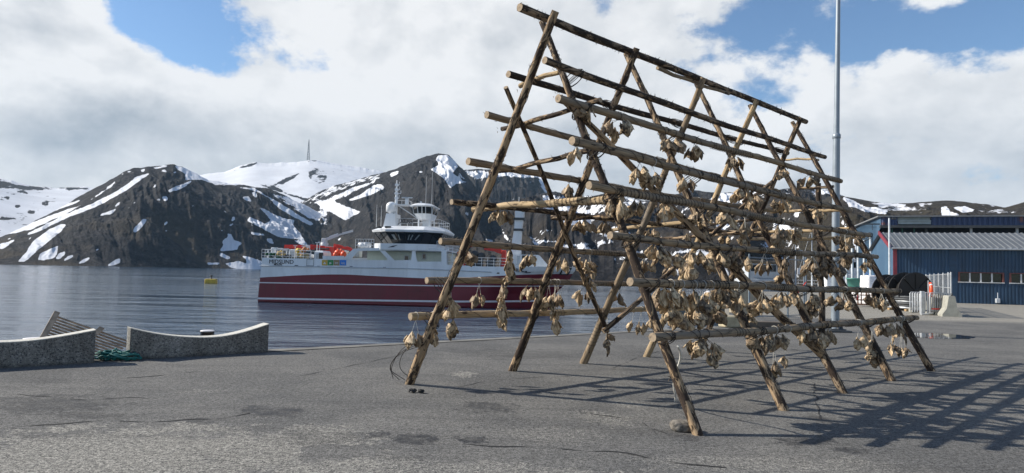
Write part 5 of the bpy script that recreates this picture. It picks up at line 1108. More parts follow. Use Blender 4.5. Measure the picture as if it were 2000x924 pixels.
# ---- slatted wooden frame tipped over the edge behind the benches
TEAK = paint('weathered teak', (0.33, 0.26, 0.19), 0.75, 0.4, 7, 0.3, 60, streak=False)
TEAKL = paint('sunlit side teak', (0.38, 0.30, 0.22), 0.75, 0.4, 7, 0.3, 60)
pb = gnd(190, 704)+np.array([-dirb[1], dirb[0], 0])*0.55; NV = np.array([-dirb[1], dirb[0], 0])
def P_on(px, py): return onplane(px, py, pb, NV)
tr = thing('wooden_table', 'slatted brown wooden table top tipped over behind the gap between the benches', 'table', (pb[0], pb[1], 0))
c00, c10, c11, c01 = P_on(112, 618), P_on(82, 662), P_on(205, 703), P_on(268, 672)
lean = NV*.35
def tp_(u, v): return (c00*(1-u)*(1-v)+c10*v*(1-u)+c11*u*v+c01*u*(1-v))+lean*(1-v)-np.array([pb[0], pb[1], 0])
sl_ = MB()
for k in range(9):
    v = (k+.1)/9; w_ = .56*np.linalg.norm(c10-c00)/9; sl = MB(); a, c = tp_(-.02, v+.03), tp_(1.0, v+.03); d = (c-a)/np.linalg.norm(c-a); dn = tp_(.5, 1)-tp_(.5, 0); dn /= np.linalg.norm(dn); nn = np.cross(d, dn); nn /= np.linalg.norm(nn)
    sl.rings([[p+dn*w_/2*i+nn*.012*j for i, j in ((-1, -1), (1, -1), (1, 1), (-1, 1))] for p in (a, c)]); sl.build('slat', TEAK, tr)
for u in (0.0, .55):
    a, c = tp_(u, -.06), tp_(u, 1.02); mm = MB(); d = (c-a)/np.linalg.norm(c-a); e = tp_(1, .5)-tp_(0, .5); e /= np.linalg.norm(e); nn = np.cross(e, d); nn /= np.linalg.norm(nn)
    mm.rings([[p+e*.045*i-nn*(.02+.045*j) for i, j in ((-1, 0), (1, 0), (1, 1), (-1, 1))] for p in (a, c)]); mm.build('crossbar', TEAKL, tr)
# ---- rope heap
ROPE = paint('turquoise rope', (0.014, 0.15, 0.14), 0.7, 0.4, 30)
rc = gnd(222, 704)+np.array([.03, .05, 0]); m = MB()
for k in range(16):
    a = rng.uniform(0, 6.28); rx, ry = rng.uniform(.10, .33), rng.uniform(.06, .15); ox, oy = rng.uniform(-.16, .16), rng.uniform(-.07, .07); zt_ = .02+.013*k*.75
    m.tube([(ox+rx*math.cos(a+t), oy+ry*math.sin(a+t)+.03*math.sin(3*t), max(.016, (zt_+.035*math.sin(2*t+k))*max(.15, 1-((ox+rx*math.cos(a+t))/.5)**2))) for t in np.linspace(0, rng.uniform(3, 6), 22)], .014, 6)
tag(m.build('rope_heap', ROPE, loc=rc), 'tangled heap of turquoise rope on the ground in the gap between the benches', 'rope')
# ---- bollards on the edge
def bollard(px, ptop, py_ground_y, lab, r=.14):
    g = np.array(py_ground_y); h = onplane(px, ptop, g, np.array([0, 1.0, 0]))[2]
    t = thing('bollard', lab, 'bollard', g); m = MB(); m.lathe([(r, -3.2), (r, .05), (r, h-.03), (r*1.02, h-.024)], seg=20); m.build('bollard_post', BLACK, t)
    m = MB(); m.lathe([(r*1.02, h-.024), (r*1.05, h-.02), (r*1.05, h-.006), (r*.9, h), (.02, h+.002)], seg=20); m.build('bollard_cap', STRIPE, t)
q = E0+ed*(-1.2); gb = None
def edge_at(px):
    d = ray(px, 600); # where the edge line passes under this column
    best = min(np.linspace(-16, 16, 3201), key=lambda s: abs(proj(E0+ed*s+en*.75)[0]-px)); return E0+ed*best+en*.75
bollard(404, 645, edge_at(404), 'black bollard with a pale cap behind the right-hand concrete bench', .125)
bollard(66, 660, edge_at(66), 'pale-capped bollard just showing over the left-hand concrete bench', .16)
# ---- tall lamp pole
STEEL = paint('galvanised pole', (0.26, 0.30, 0.34), 0.45, 0.12, 2, metal=0.3)
lp = gnd(1631, 648); t = thing('lamp_pole', 'tall galvanised pole running out of the top of the picture beyond the rack', 'pole', lp)
m = MB(); m.tube([(0, 0, .05), (.02, 0, 2.5), (.06, 0, 6.15)], [.125, .118, .105], 20); m.build('pole_shaft', STEEL, t)
m = MB(); m.tube([(.06, 0, 6.15), (.13, 0, 11.0), (.17, 0, 14)], [.088, .062, .05], 20); m.build('pole_shaft', STEEL, t)
m = MB(); m.lathe([(.105, 6.05), (.125, 6.07), (.125, 6.18), (.09, 6.22)], (.06, 0, 0), 20); m.build('pole_collar', STEEL, t)
m = MB(); m.box(-.36, .36, -.36, .36, .0, .06, 0, .01); m.box(-.24, .24, -.24, .24, .06, .10, 0, .01)
for a in (0, math.pi/2, math.pi, 3*math.pi/2):
    m.rings([[(math.cos(a)*r-math.sin(a)*w_, math.sin(a)*r+math.cos(a)*w_, z) for r, z in ((.1, .10), (.25, .10), (.12, .42))] for w_ in (-.012, .012)])
m.build('pole_foot', DGREY, t)
# ---- yellow mooring buoy
yb = gnd(412, 553.5, WATER); t = thing('mooring_buoy', 'square yellow mooring buoy with a short black post, afloat left of the ship', 'buoy', yb, .25)
m = MB(); m.box(-1.1, 1.1, -1.1, 1.1, -.35, .95, 0, .12); m.box(-1.16, 1.16, -1.16, 1.16, .1, .25, 0, .03); m.build('float', paint('buoy yellow', (.60, .42, .06), .55, .3, 2, dirt=.5), t)
m = MB(); m.lathe([(.25, .95), (.2, 1.1), (.12, 1.15), (.12, 1.55), (.34, 1.58), (.34, 1.72), (.1, 1.78)], seg=12); m.build('buoy_post', DGREY, t)
# ---- lattice mast on the snowy dome
mt_ = atdist(602, 314, 2890*math.cos(px_az_el(602, 314)[0])); t = thing('lattice_mast', 'distant lattice radio mast standing on the snowy mountain top', 'mast', mt_)
m = MB(); H_ = 88.0
def wid(z): return 9.0*(1-z/H_*.86)
for i in range(4):
    sx_, sy_ = ((-1, -1), (1, -1), (1, 1), (-1, 1))[i]
    m.tube([(sx_*wid(z)/2, sy_*wid(z)/2, z) for z in np.linspace(0, H_*.8, 5)]+[(sx_*.3, sy_*.3, H_)], .55, 4)
zz = list(np.linspace(0, H_*.85, 10))
for a, c in zip(zz[:-1], zz[1:]):
    for i in range(4):
        s0_ = ((-1, -1), (1, -1), (1, 1), (-1, 1))[i]; s1_ = ((1, -1), (1, 1), (-1, 1), (-1, -1))[i]
        m.bar((s0_[0]*wid(a)/2, s0_[1]*wid(a)/2, a), (s1_[0]*wid(c)/2, s1_[1]*wid(c)/2, c), .35); m.bar((s0_[0]*wid(c)/2, s0_[1]*wid(c)/2, c), (s1_[0]*wid(c)/2, s1_[1]*wid(c)/2, c), .35)
m.build('lattice', DGREY, t)
for z in (30, 48, 58):
    mm = MB(); mm.lathe([(.3, -1.4), (2.1, -1), (2.1, .3), (.3, .5)], (-wid(z)/2-1, -wid(z)/2, z), 12, axis='y'); mm.build('antenna_dish', LGREY, t)

# ---- mesh fence by the harbour basin
def fence_mat(name, col, cell, wire):
    m, t, p = new_mat(name); x, y, z = t.xyz(t.coord())[:3]
    def line(v): return t.math('LESS_THAN', t.math('FRACT', t.math('DIVIDE', v, cell)), wire)
    a = t.math('MAXIMUM', line(t.math('ADD', x, z)), line(t.math('SUBTRACT', x, z)))
    t.put(p.inputs['Base Color'], col); p.inputs['Metallic'].default_value = .3; p.inputs['Roughness'].default_value = .5; t.put(p.inputs['Alpha'], a); return m
MESHM = fence_mat('chain link wire', (0.20, 0.22, 0.25), 0.06, 0.07)
def panel_fence(name, label, A, B, h, posts, mat_post, mat_mesh, rails=(0.05, .97), cat='fence', base=0.03, braces=False):
    A = np.array(A); B = np.array(B); L = np.linalg.norm((B-A)[:2]); yaw = math.atan2(B[1]-A[1], B[0]-A[0])
    t = thing(name, label, cat, A, yaw)
    for f in posts: m = MB(); m.tube([(f*L, 0, 0), (f*L, 0, h+.03)], .035, 8); m.lathe([(.04, h+.03), (.02, h+.06)], (f*L, 0, 0), 8); m.build('post', mat_post, t)
    for r in rails: m = MB(); m.tube([(0, 0, base+(h-base)*r), (L, 0, base+(h-base)*r)], .02, 6); m.build('fence_rail', mat_post, t)
    m = MB(); m.add([(.02, 0, base), (L-.02, 0, base), (L-.02, 0, h-.02), (.02, 0, h-.02)], [(0, 1, 2, 3)]); m.build('wire_mesh', mat_mesh, t); return t
FP = paint('fence post paint', (0.17, 0.21, 0.25), .5)
fa = gnd(1463, 627); fb = gnd(1574, 622)
ft = panel_fence('mesh_fence', 'chain-link fence panels with dark posts behind the rack, in front of the moored boat', fa, fb, 2.45, (0, .66, .965, 1.0), FP, MESHM)
sg_ = atdist(1559, 524, fb[1]-.25); L_ = np.linalg.norm((fb-fa)[:2]); m = MB(); m.box(L_*.83, L_*.97, -.03, -.012, 1.80, 2.05, 0); m.build('notice_board', STRIPE, ft)
m = MB(); a = gnd(1538, 623); m.bar((L_*.70, -.06, .7), (L_*.98, -.06, 1.5), .03); m.build('red_strap', CRANE, ft)
c0 = gnd(1417, 640); m = MB(); cb = thing('concrete_block', 'pale yellowish concrete block behind the rack at the left end of the mesh fence', 'concrete block', (c0[0], c0[1], 0), .2)
m.box(0, .62, 0, .5, 0, .36, 0, .03); m.build('block', paint('yellowish concrete', (.42, .36, .24), .85, .25, 4, .3, 60), cb)
m = MB(); m.box(.75, 2.2, .2, .6, .0, .22, 0, .02); tag(m.build('beam', paint('tarred timber', (.12, .10, .08), .8), loc=(c0[0], c0[1], 0), rot=(0, 0, -.15)), 'dark timber beam on the ground in front of the mesh fence', 'beam')
BEIGE = paint('beige board', (.40, .34, .25), .8, .2)
bc = gnd(1478, 621)+np.array([0, 1.2, 0]); t = thing('crate', 'tall beige wooden crate standing behind the chain-link fence', 'crate', (bc[0]-.4, bc[1], 0), .1); m = MB(); m.box(0, 1.0, 0, .8, 0.1, 1.15, 0, .01); m.build('crate_body', BEIGE, t)
m = MB()
for k in range(4): m.box(.02+.25*k, .2+.25*k, -.02, 0, .1, 1.15)
m.build('plank', BEIGE, t); m = MB(); m.box(0, 1, 0, .8, 0, .09); m.build('crate_base', DGREY, t)

# ---- tubs
TUB = paint('sea green tub', (.05, .20, .16), .5, .2, 3); TUB2 = paint('grey green tub', (.20, .32, .29), .5, .2, 3)
def tub(label, px, py, y, r, h, mat, zb=None, group=None):
    c = atdist(px, py, y); zb = c[2]-h if zb is None else zb
    t = thing('tub', label, 'tub', (c[0], c[1], zb), 0, group); m = MB(); m.lathe([(r*.82, 0), (r, h*.9), (r*1.06, h*.9), (r*1.06, h), (r*.97, h), (r*.80, h*.1), (.02, h*.1)], seg=24); m.build('tub_shell', mat, t); return t
mooring = thing('pontoon', 'grey floating pontoon carrying round tubs, beyond the right half of the rack', 'pontoon', (*atdist(1385, 560, 62)[:2], WATER))
m = MB(); m.box(-4, 5.5, -1.2, 1.6, -.4, 1.5, 0, .06); m.build('pontoon_deck', CONC, mooring)
m = MB(); 
for k in range(6): m.tube([(-3.8+1.8*k, -1.15, 1.5), (-3.8+1.8*k, -1.15, 2.3)], .03, 6)
m.tube([(-3.8, -1.15, 2.3), (5.2, -1.15, 2.3)], .03, 6); m.build('railing', GALV, mooring)
pz = WATER+1.5
for px, lab in ((1360, 'round grey-green tub, left of the pair on the pontoon'), (1383, 'round grey-green tub, right of the pair on the pontoon')): tub(lab, px, 543, 62, .42, .62, TUB2, pz, 'tubs on the pontoon')
c = atdist(1403, 545, 62.3); t = thing('tub', 'small blue tub beside the grey-green pair on the pontoon', 'tub', (c[0], c[1], pz)); m = MB(); m.lathe([(.25, 0), (.3, .5), (.33, .5), (.33, .55), (.28, .55), (.24, .05), (.02, .05)], seg=18); m.build('tub_shell', paint('blue tub', (.05, .14, .28), .5), t)
c = atdist(1384, 536, 63.2); t = thing('sack', 'white bulging sack on the pontoon behind the round tubs', 'sack', (c[0], c[1], pz)); m = MB(); m.lathe([(.3, 0), (.45, .15), (.48, .5), (.42, .8), (.2, .98), (.08, 1.02)], seg=16); m.build('sack_body', STRIPE, t)

# ---- moored boats beyond the fence
def boat(name, label, O, yaw, L, Bm, fre, hullmat, housemat, house, mastx, masth, extra=True):
    t = thing(name, label, 'boat', (O[0], O[1], WATER), yaw); m = MB(); rows = []; n = 22
    for i in range(n+1):
        f = i/n; s = f*L; sheer = fre*(1+.5*max(0, f-.45)**2*3)
        hb_ = Bm/2*(1-max(0, (f-.6)/.4)**2.2)*(0.92+.08*min(1, f*6)); rows.append([(s, -max(.03, hb_*.8), -.6), (s+.3*f, -max(.04, hb_*.93), .3), (s+.9*f**3, -max(.05, hb_), sheer), (s+.9*f**3, max(.05, hb_), sheer), (s+.3*f, max(.04, hb_*.93), .3), (s, max(.03, hb_*.8), -.6)])
    m.rings(rows); m.build('hull', hullmat, t); x0, x1, h1, h2 = house; zd_ = fre*.9
    m = MB(); m.box(x0, x1, -Bm*.36, Bm*.36, zd_, zd_+h1, 0, .08); hs_ = m.build('deckhouse', housemat, t)
    m = MB(); m.box(x0+.6, x1-.5, -Bm*.30, Bm*.30, zd_+h1, zd_+h1+h2, 0, .1); wh = m.build('wheelhouse', housemat, t)
    m = MB(); m.box(x0+.5, x1-.4, -Bm*.32, Bm*.32, zd_+h1+h2-.02, zd_+h1+h2+.12, 0, .04); m.build('roof', housemat, wh)
    k = 4
    for i in range(k): w_ = (x1-x0-1.6)/k; m = MB(); m.box(x0+.8+i*w_+.08, x0+.8+(i+1)*w_-.08, -Bm*.31, -Bm*.295, zd_+h1+h2*.45, zd_+h1+h2*.85, 0, .03); m.build('window', GLASS, wh)
    for i in range(3): m = MB(); w_ = (x1-x0)/3; m.lathe([(.03, 0), (.22, 0), (.22, .06), (.03, .07)], (x0+w_*(i+.5), -Bm*.37-.02, zd_+h1*.55), 14, axis='y'); m.build('porthole', GLASS, hs_)
    m = MB(); m.tube([(mastx, 0, zd_), (mastx, 0, zd_+masth)], [.12, .05], 8); m.bar((mastx-.9, 0, zd_+masth*.75), (mastx+.9, 0, zd_+masth*.75), .07); m.bar((mastx-.5, 0, zd_+masth*.9), (mastx+.5, 0, zd_+masth*.9), .05)
    for dx in (-2.5, 2.8): m.tube([(mastx, 0, zd_+masth*.92), (mastx+dx, 0, zd_+.8)], .02, 4)
    m.build('mast', LGREY, t)
    m = MB(); a0 = .5
    for i in range(9): s = L*.06+(L*.8)*i/8; m.tube([(s, -Bm*.45, fre), (s, -Bm*.45, fre+1.0)], .025, 5)
    for z in (.5, 1.0): m.tube([(L*.06, -Bm*.45, fre+z), (L*.86, -Bm*.45, fre+z)], .025, 5)
    m.build('railing', WHITE, t); return t
o = atdist(1405, 560, 84); boat('fishing_boat', 'white fishing boat with a grey wheelhouse moored beyond the chain-link fence', (o[0], o[1]), .05, 15, 4.6, 1.9, WHITE, LGREY, (2.5, 8.5, 2.0, 2.0), 9.6, 7.5)
o = atdist(1500, 555, 105); boat('fishing_boat', 'larger white boat with tall masts, the farther of the two beyond the fence', (o[0], o[1]), -.1, 19, 5.4, 2.6, WHITE, WHITE, (8, 14.5, 2.3, 2.2), 6.5, 10)
tub_o = atdist(1463, 494, 95); m = MB(); t = thing('fish_box', 'small orange box showing above the white boats beyond the fence', 'box', (tub_o[0], tub_o[1], WATER+4.2)); m.box(-.5, .5, -.5, .5, 0, 1.0, 0, .08); m.build('box_body', ORANGE, t); m = MB(); m.box(-.6, .6, -.6, .6, -4.4, 0, 0, .05); m.build('stand', LGREY, t)
# ---- yellowish little house on the far shore and hamlet houses
def house(label, O, yaw, w_, d_, h_, rf, wall, roof, door=True):
    t = thing('house', label, 'house', O, yaw); m = MB(); m.box(0, w_, 0, d_, -1, h_); m.rings([[(0, y, h_), (0, d_-y if False else y, h_)] for y in (0, d_)], caps=False) if False else None; m.build('wall', wall, t)
    m = MB(); m.rings([[(x, -.3, h_-.05), (x, -.3, h_+.1), (x, d_/2, h_+rf+.12), (x, d_+.3, h_+.1), (x, d_+.3, h_-.05), (x, d_/2, h_+rf-.05)] for x in (-.3, w_+.3)]); r_ = m.build('roof', roof, t)
    m = MB(); m.add([(0.0, 0, h_), (0.0, d_, h_), (0.0, d_/2, h_+rf-.08), (w_, 0, h_), (w_, d_, h_), (w_, d_/2, h_+rf-.08)], [(0, 1, 2), (3, 5, 4)]); m.build('gable', wall, t)
    for i in range(3): m = MB(); x = w_*(i+.5)/3; m.box(x-.5, x+.5, -.05, .02, h_*.4, h_*.75, 0, .02); m.build('window', GLASS, t)
    return t
# ---- near blue warehouse
WN = np.array([-.306, -.952, 0]); WD = np.array([.952, -.306, 0]); WC = np.array([30.7, 54.7, 0]); WYAW = math.atan2(WD[1], WD[0])
def clad(name, lo, hi, per, rough=.5, axis=0, depth=.03, rust=None):
    m, t, p = new_mat(name); c = t.coord(); o = t.xyz(c)[:3]; v = o[axis]
    wv = t.math('SINE', t.math('MULTIPLY', v, 2*math.pi/per)); rib = t.mapr(wv, -.55, .1)
    n = t.noise(t.mapping(c, (.6, .6, .25)), 1.0, 6, .6)
    colr = t.mix(t.mapr(n, .3, .7), lo, hi)
    col2 = t.mix(t.mapr(t.noise(t.mapping(c, (3, 3, .5)), 1, 6, .7), .56, .8), colr, tuple(.6*x+.03 for x in lo))
    if rust:
        rn = t.noise(t.mapping(c, (.25, 1, .6)), 1.0, 6, .65); col2 = t.mix(t.mapr(t.math('ADD', rn, t.math('MULTIPLY', t.mapr(o[0], *rust), .22)), .52, .66), col2, (.22, .075, .04))
    t.put(p.inputs['Base Color'], col2); p.inputs['Roughness'].default_value = rough
    t.put(p.inputs['Normal'], t.bump(rib, .9, depth)); return m
BLUE = clad('blue sheet wall', (0.024, 0.075, 0.155), (0.038, 0.105, 0.20), .22)
BLUEG = clad('blue gable wall', (0.045, 0.105, 0.185), (0.06, 0.13, 0.215), .22, axis=1)
ROOFM = clad('grey ribbed roof', (0.20, 0.22, 0.235), (0.27, 0.29, 0.30), .46, depth=.05)
TRIMR = paint('dark red trim', (.22, .03, .045), .5)
wh = thing('blue_warehouse', 'low blue warehouse with grey ribbed roof and red corner trim at the right edge', 'warehouse', WC, WYAW)
def corr(mb, x0, x1, y, z0, z1, per, dep):
    """corrugated sheet as real folds"""
    n = int((x1-x0)/per); vs = []; fs = []
    prof = ((0, 0), (.30, 0), (.42, 1), (.88, 1), (1.0, 0))
    pts = []
    for i in range(n):
        for u, d in prof[:-1]: pts.append((x0+(i+u)*per, y-d*dep))
    pts.append((x0+n*per, y)); pts.append((x1, y))
    k = len(pts); vs = [(x, yy, z0) for x, yy in pts]+[(x, yy, z1) for x, yy in pts]
    mb.add(vs, [(i, i+1, k+i+1, k+i) for i in range(k-1)])
def FW(px, py, off=0.0): P = onplane(px, py, WC+WN*off, WN)-WC; return P @ WD, P[2]
EV = FW(1746, 483)[1]; WL = 30.0; WDEP = 9.0
wins = [(FW(1873, 550), FW(1959, 534)), (FW(1973, 552), FW(2060, 536))]
WBM = paint('blue sheet steel', (0.026, 0.066, 0.125), .5, .35, .8, streak=True, dirt=.12)
m = MB(); zwl, zwh = wins[0][0][1], wins[0][1][1]
corr(m, 0, WL, 0, 0, zwl, .235, .045); corr(m, 0, WL, 0, zwh, EV, .235, .045)
xs_ = [0]+[v for a, c in wins for v in (a[0], c[0])]+[WL]
for i in range(0, len(xs_), 2): corr(m, xs_[i], xs_[i+1], 0, zwl, zwh, .235, .045)
m.build('front_wall', WBM, wh)
m = MB(); m.add([(0, 0, 0), (0, WDEP, 0), (0, WDEP, EV), (0, WDEP*.45, EV+1.35), (0, 0, EV)], [(0, 1, 2, 3, 4)]); m.add([(WL, 0, 0), (WL, WDEP, 0), (WL, WDEP, EV), (WL, WDEP*.45, EV+1.35), (WL, 0, EV)], [(0, 1, 2, 3, 4)]); m.add([(0, WDEP, 0), (WL, WDEP, 0), (WL, WDEP, EV), (0, WDEP, EV)], [(0, 1, 2, 3)]); m.build('gable_wall', BLUEG, wh)
m = MB(); RZ = EV+1.42; RY = WDEP*.45
n = int((WL+.6)/.42); vs = []; pf = ((0, .0), (.62, .0), (.70, .055), (.92, .055))
pts = [(-.3+(i+u)*.42, d) for i in range(n) for u, d in pf]; k = len(pts)
for y, z in ((-.35, EV-.04), (RY, RZ), (WDEP+.3, EV-.02)): vs += [(x, y, z+d) for x, d in pts]
m.add(vs, [(r*k+i, r*k+i+1, (r+1)*k+i+1, (r+1)*k+i) for r in range(2) for i in range(k-1)]); m.build('roof', paint('grey roof sheet', (0.125, 0.135, 0.145), .5, .2, 1.2, dirt=.2), wh)
m = MB(); m.bar((-.32, -.36, EV-.02), (-.32, RY, RZ+.02), .10, .30); m.build('barge_board', TRIMR, wh)
m = MB(); m.box(-.06, .22, -.10, -.05, 0, EV-.02); m.build('corner_trim', TRIMR, wh)
m = MB(); m.tube([(-.2, -.42, EV-.10), (WL, -.42, EV-.10)], .07, 8); m.build('gutter', GALV, wh)
for a, c in wins:
    m = MB(); m.box(a[0]+.05, c[0]-.05, .08, .1, zwl+.04, zwh-.04); wn_ = m.build('window', GLASS, wh)
    m = MB(); fz = .06
    for x in (a[0], c[0]): m.box(x-.06, x+.06, -.07, .1, zwl-.05, zwh+.05)
    m.box(a[0]+.062, c[0]-.062, -.07, .1, zwh-.02, zwh+.05); m.build('window_frame', paint('brown red frame', (.17, .06, .05), .6), wn_)
    m = MB(); m.box(a[0]-.08, c[0]+.08, -.10, .1, zwl-.07, zwl-.002)
    for i in (1, 2, 3): x = a[0]+(c[0]-a[0])*i/4; m.box(x-.045, x+.045, -.04, .09, zwl, zwh-.025)
    m.build('mullion', paint('white frame', (.62, .62, .62), .5), wn_)
m = MB(); s_, z_ = FW(1868, 520); m.box(s_-.5, s_+.0, -.06, -.045, 0, EV-.1); m.build('door_seam', paint('dark blue seam', (.018, .05, .10), .5), wh)
m = MB(); s_, z_ = FW(1947, 586); m.box(s_-.14, s_+.14, -.3, -.05, .1, .45, 0, .03); m.tube([(s_, -.2, .4), (s_, -.2, .9)], .03, 6); m.build('wall_hydrant', LGREY, wh)
m = MB(); m.box(-.05, 0.0, 2.2, 3.0, 0, 2.05); m.build('gable_door', TRIMR, wh)
# ---- big hall behind
HC = WC-WN*14+WD*(-3.2); hall = thing('hall', 'tall dark blue hall with rusty fascia rising behind the low warehouse', 'hall', HC, WYAW)
def FH(px, py, off=0.0): P = onplane(px, py, HC+WN*off, WN)-HC; return P @ WD, P[2]
x0h = FH(1720, 423)[0]; HZ = FH(1720, 424)[1]; HB = FH(1720, 440)[1]; HR = FH(1720, 458)[1]; HL = 50
BLUED = clad('fascia blue sheet', (0.026, 0.048, 0.115), (0.04, 0.068, 0.15), .42, rust=(13, 26))
m = MB(); corr(m, x0h, FH(1753, 430)[0], 0, HB, HZ, .42, .08); corr(m, FH(1819, 430)[0], HL, 0, HB, HZ, .42, .08); m.build('fascia', BLUED, hall)
a, c = FH(1754, 430)[0], FH(1818, 430)[0]; m = MB(); m.box(a, c, -.02, .3, HB+.1, HB+(HZ-HB)*.5); m.box(a, c, .15, .3, HB+(HZ-HB)*.5, HZ); m.bar((a, -.03, HB+(HZ-HB)*.52), (c, -.03, HB+(HZ-HB)*.52), .1); m.build('roller_door', paint('faded grey door', (.32, .36, .36), .6, .2, 1.0), hall)
m = MB(); m.box(x0h-.3, HL, -.25, 14, HZ, HZ+.12); m.build('roof', paint('hall roof grey', (.20, .21, .22), .6), hall)
m = MB(); m.box(x0h+.4, HL, 2.0, 14, 0, HZ-.02); m.build('recessed_wall', paint('dark blue wall', (.014, .028, .05), .7, .3, .6), hall)
m = MB(); m.add([(x0h, 0, HB-.2), (x0h, 14, 0), (x0h, 14, HZ), (x0h, 0, HZ)], [(0, 1, 2, 3)]); m.box(x0h, x0h+.3, 2, 14, 0, HZ-.05); m.build('side_wall', BLUEG, hall)
for px in (1810, 1898, 1988): s, z = FH(px, 450, -.3); m = MB(); m.box(s-.09, s+.09, .4, .6, 0, HB+.05); m.build('column', LGREY if px > 1890 else DGREY, hall)
for px in (1743, 1763, 1786): s, z = FH(px, 450, -.3); m = MB(); m.box(s-.05, s+.05, .4, .5, HR-3, HB+.05); m.build('column', paint('green steel', (.02, .10, .08), .5), hall)
m = MB(); m.box(x0h-.05, HL, -.1, .3, HB-.25, HB+.0); m.build('lintel', DGREY, hall)
m = MB()
for k in range(5): m.tube([(x0h-.2-.35*k, 4+1.5*k, .2), (x0h-.2-.35*k, 4+1.5*k, HZ*.8-.4*k)], .14, 8)
m.build('downpipe', paint('pale pipe', (.55, .6, .64), .5), hall)
m = MB(); q = FH(1712, 437); m.bar((q[0]-1.2, .5, q[1]), (q[0]+.9, .5, q[1]), .12); m.tube([(q[0]-.3, .5, q[1]), (q[0]-.3, .5, q[1]-.6)], .03, 6); m.build('wall_lamp', DGREY, hall)
pc = atdist(1737.5, 545, 50); t = thing('flag_pole', 'thin pale pole standing before the gable of the low blue warehouse', 'pole', (pc[0], pc[1], 0)); m = MB(); zt_ = atdist(1737.5, 426, 50)[2]; m.tube([(0, 0, 0), (0, 0, zt_)], [.075, .06], 10); m.build('pole_shaft', paint('pale pole', (.62, .66, .70), .4), t); m = MB(); m.bar((-.05, 0, zt_-.02), (.45, 0, zt_-.02), .07); m.box(.2, .5, -.08, .08, zt_-.09, zt_+.03, 0, .02); m.build('lamp_head', DGREY, t)

# ---- cable drums
def drum(label, px, py, y, R, yaw):
    c = atdist(px, py, y); t = thing('cable_drum', label, 'cable drum', (c[0], c[1], 0), yaw, 'black cable drums in the yard'); W_ = .85
    for yy in (-W_/2, W_/2):
        m = MB(); m.lathe([(.12, -.035), (R-.06, -.035), (R, -.02), (R, .02), (R-.06, .035), (.12, .035)], (0, yy, R), 48, axis='y', smooth=False)
        for k in range(8): a = k*math.pi/4; m.bar((.15*math.cos(a), yy-.05, R+.15*math.sin(a)), (R*.93*math.cos(a), yy-.05, R+R*.93*math.sin(a)), .07, .05)
        m.lathe([(.10, -.08), (.16, -.08), (.16, .0), (.10, 0)], (0, yy, R), 18, axis='y'); m.build('flange', DRUM, t)
    m = MB(); m.lathe([(R*.55, -W_/2+.04), (R*.62, -W_/2+.1), (R*.62, W_/2-.1), (R*.55, W_/2-.04)], (0, 0, R), 32, axis='y'); m.build('core', DRUM, t)
DRUM = paint('black drum steel', (.016, .014, .013), .65, .4, 3, .3, 20, dirt=.15)
gd = gnd(1778, 608)[1]
drum('big black cable drum, the nearer one in front of the blue warehouse', 1778, 570, 38.0, 1.06, .12)
drum('black cable drum, the farther one half hidden by its neighbour', 1742, 569, 40.5, 1.0, .12)
# ---- jersey barriers, fence stack, site fence
JC = paint('cast concrete barrier', (.34, .335, .29), .85, .2, 3, .3, 50, dirt=.25)
def jersey(label, P, yaw, L=1.1):
    t = thing('concrete_barrier', label, 'concrete barrier', P, yaw, 'concrete barriers by the fence'); m = MB(); pr = [(-.40, 0), (-.40, .10), (-.22, .38), (-.13, .95), (-.08, .98), (.08, .98), (.13, .95), (.22, .38), (.40, .10), (.40, 0)]
    m.rings([[(x, y, z) for x, z in pr] for y in (0, L)]); b_ = m.build('barrier_body', JC, t); m = MB(); m.lathe([(.02, -.06), (.05, -.06), (.05, .1), (.02, .1)], (0, .06, 1.0), 10); m.build('lifting_eye', DGREY, t)
jp = gnd(1860, 619); jersey('grey concrete barrier end-on at the near end of the mesh fence', jp, -.35, 1.6)
jersey('grey concrete barrier standing just behind the near one', jp+np.array([.35, 1.5, 0]), -.30, 1.5)
GM = fence_mat('welded wire panel', (0.27, 0.29, 0.31), 0.06, 0.24)
gx0 = gnd(1866, 600); fA = np.array([jp[0]+.12, jp[1]+.25, 0.62]); fB = np.array([jp[0]+6.4, jp[1]+12.5, 0.62])
sf = panel_fence('site_fence', 'tall galvanised mesh fence running back from the concrete barriers', fA, fB, 1.42, (0, .08, .25, .42, .6, .8, 1.0), GALV, GM, rails=(.02, .5, .98))
def stackfence():
    p = gnd(1832, 616); t = thing('barrier_stack', 'stack of upright galvanised crowd barriers beside the concrete barriers', 'crowd barriers', p, .1)
    for k in range(9):
        m = MB(); y = .12*k; x = -.10*k*.4; 
        m.tube([(x-.42, y, .1), (x-.42, y, 1.02), (x-.36, y, 1.08), (x+.36, y, 1.08), (x+.42, y, 1.02), (x+.42, y, .1)], .022, 6); m.tube([(x-.42, y, .2), (x+.42, y, .2)], .018, 6)
        for j in range(7): xx = x-.36+.12*j; m.tube([(xx, y, .2), (xx, y, 1.08)], .011, 5)
        m.build('crowd_barrier', GALV, t)
    for sx in (-.45, .45): m = MB(); m.bar((sx-.5, -.1, .03), (sx+.15, -.05, .12), .10, .05); m.build('barrier_foot', GALV, t)
    m = MB(); m.box(-.78, -.58, .1, .24, 0, 1.15, 0, .02); m.build('steel_upright', GALV, t)
    m = MB(); m.box(-.36, .3, -.035, -.028, .28, .34); m.build('red_marking', CRANE, t)
stackfence()
lb = atdist(1817.5, 566, 33.5); m = MB(); t = thing('lifebuoy', 'orange lifebuoy hung edge-on by the mesh fence', 'lifebuoy', lb, 1.15)
m.tube([(.30*math.cos(a), 0, .30*math.sin(a)) for a in np.linspace(0, 2*math.pi, 33)], .075, 10, caps=False); m.build('ring', ORANGE, t); m = MB()
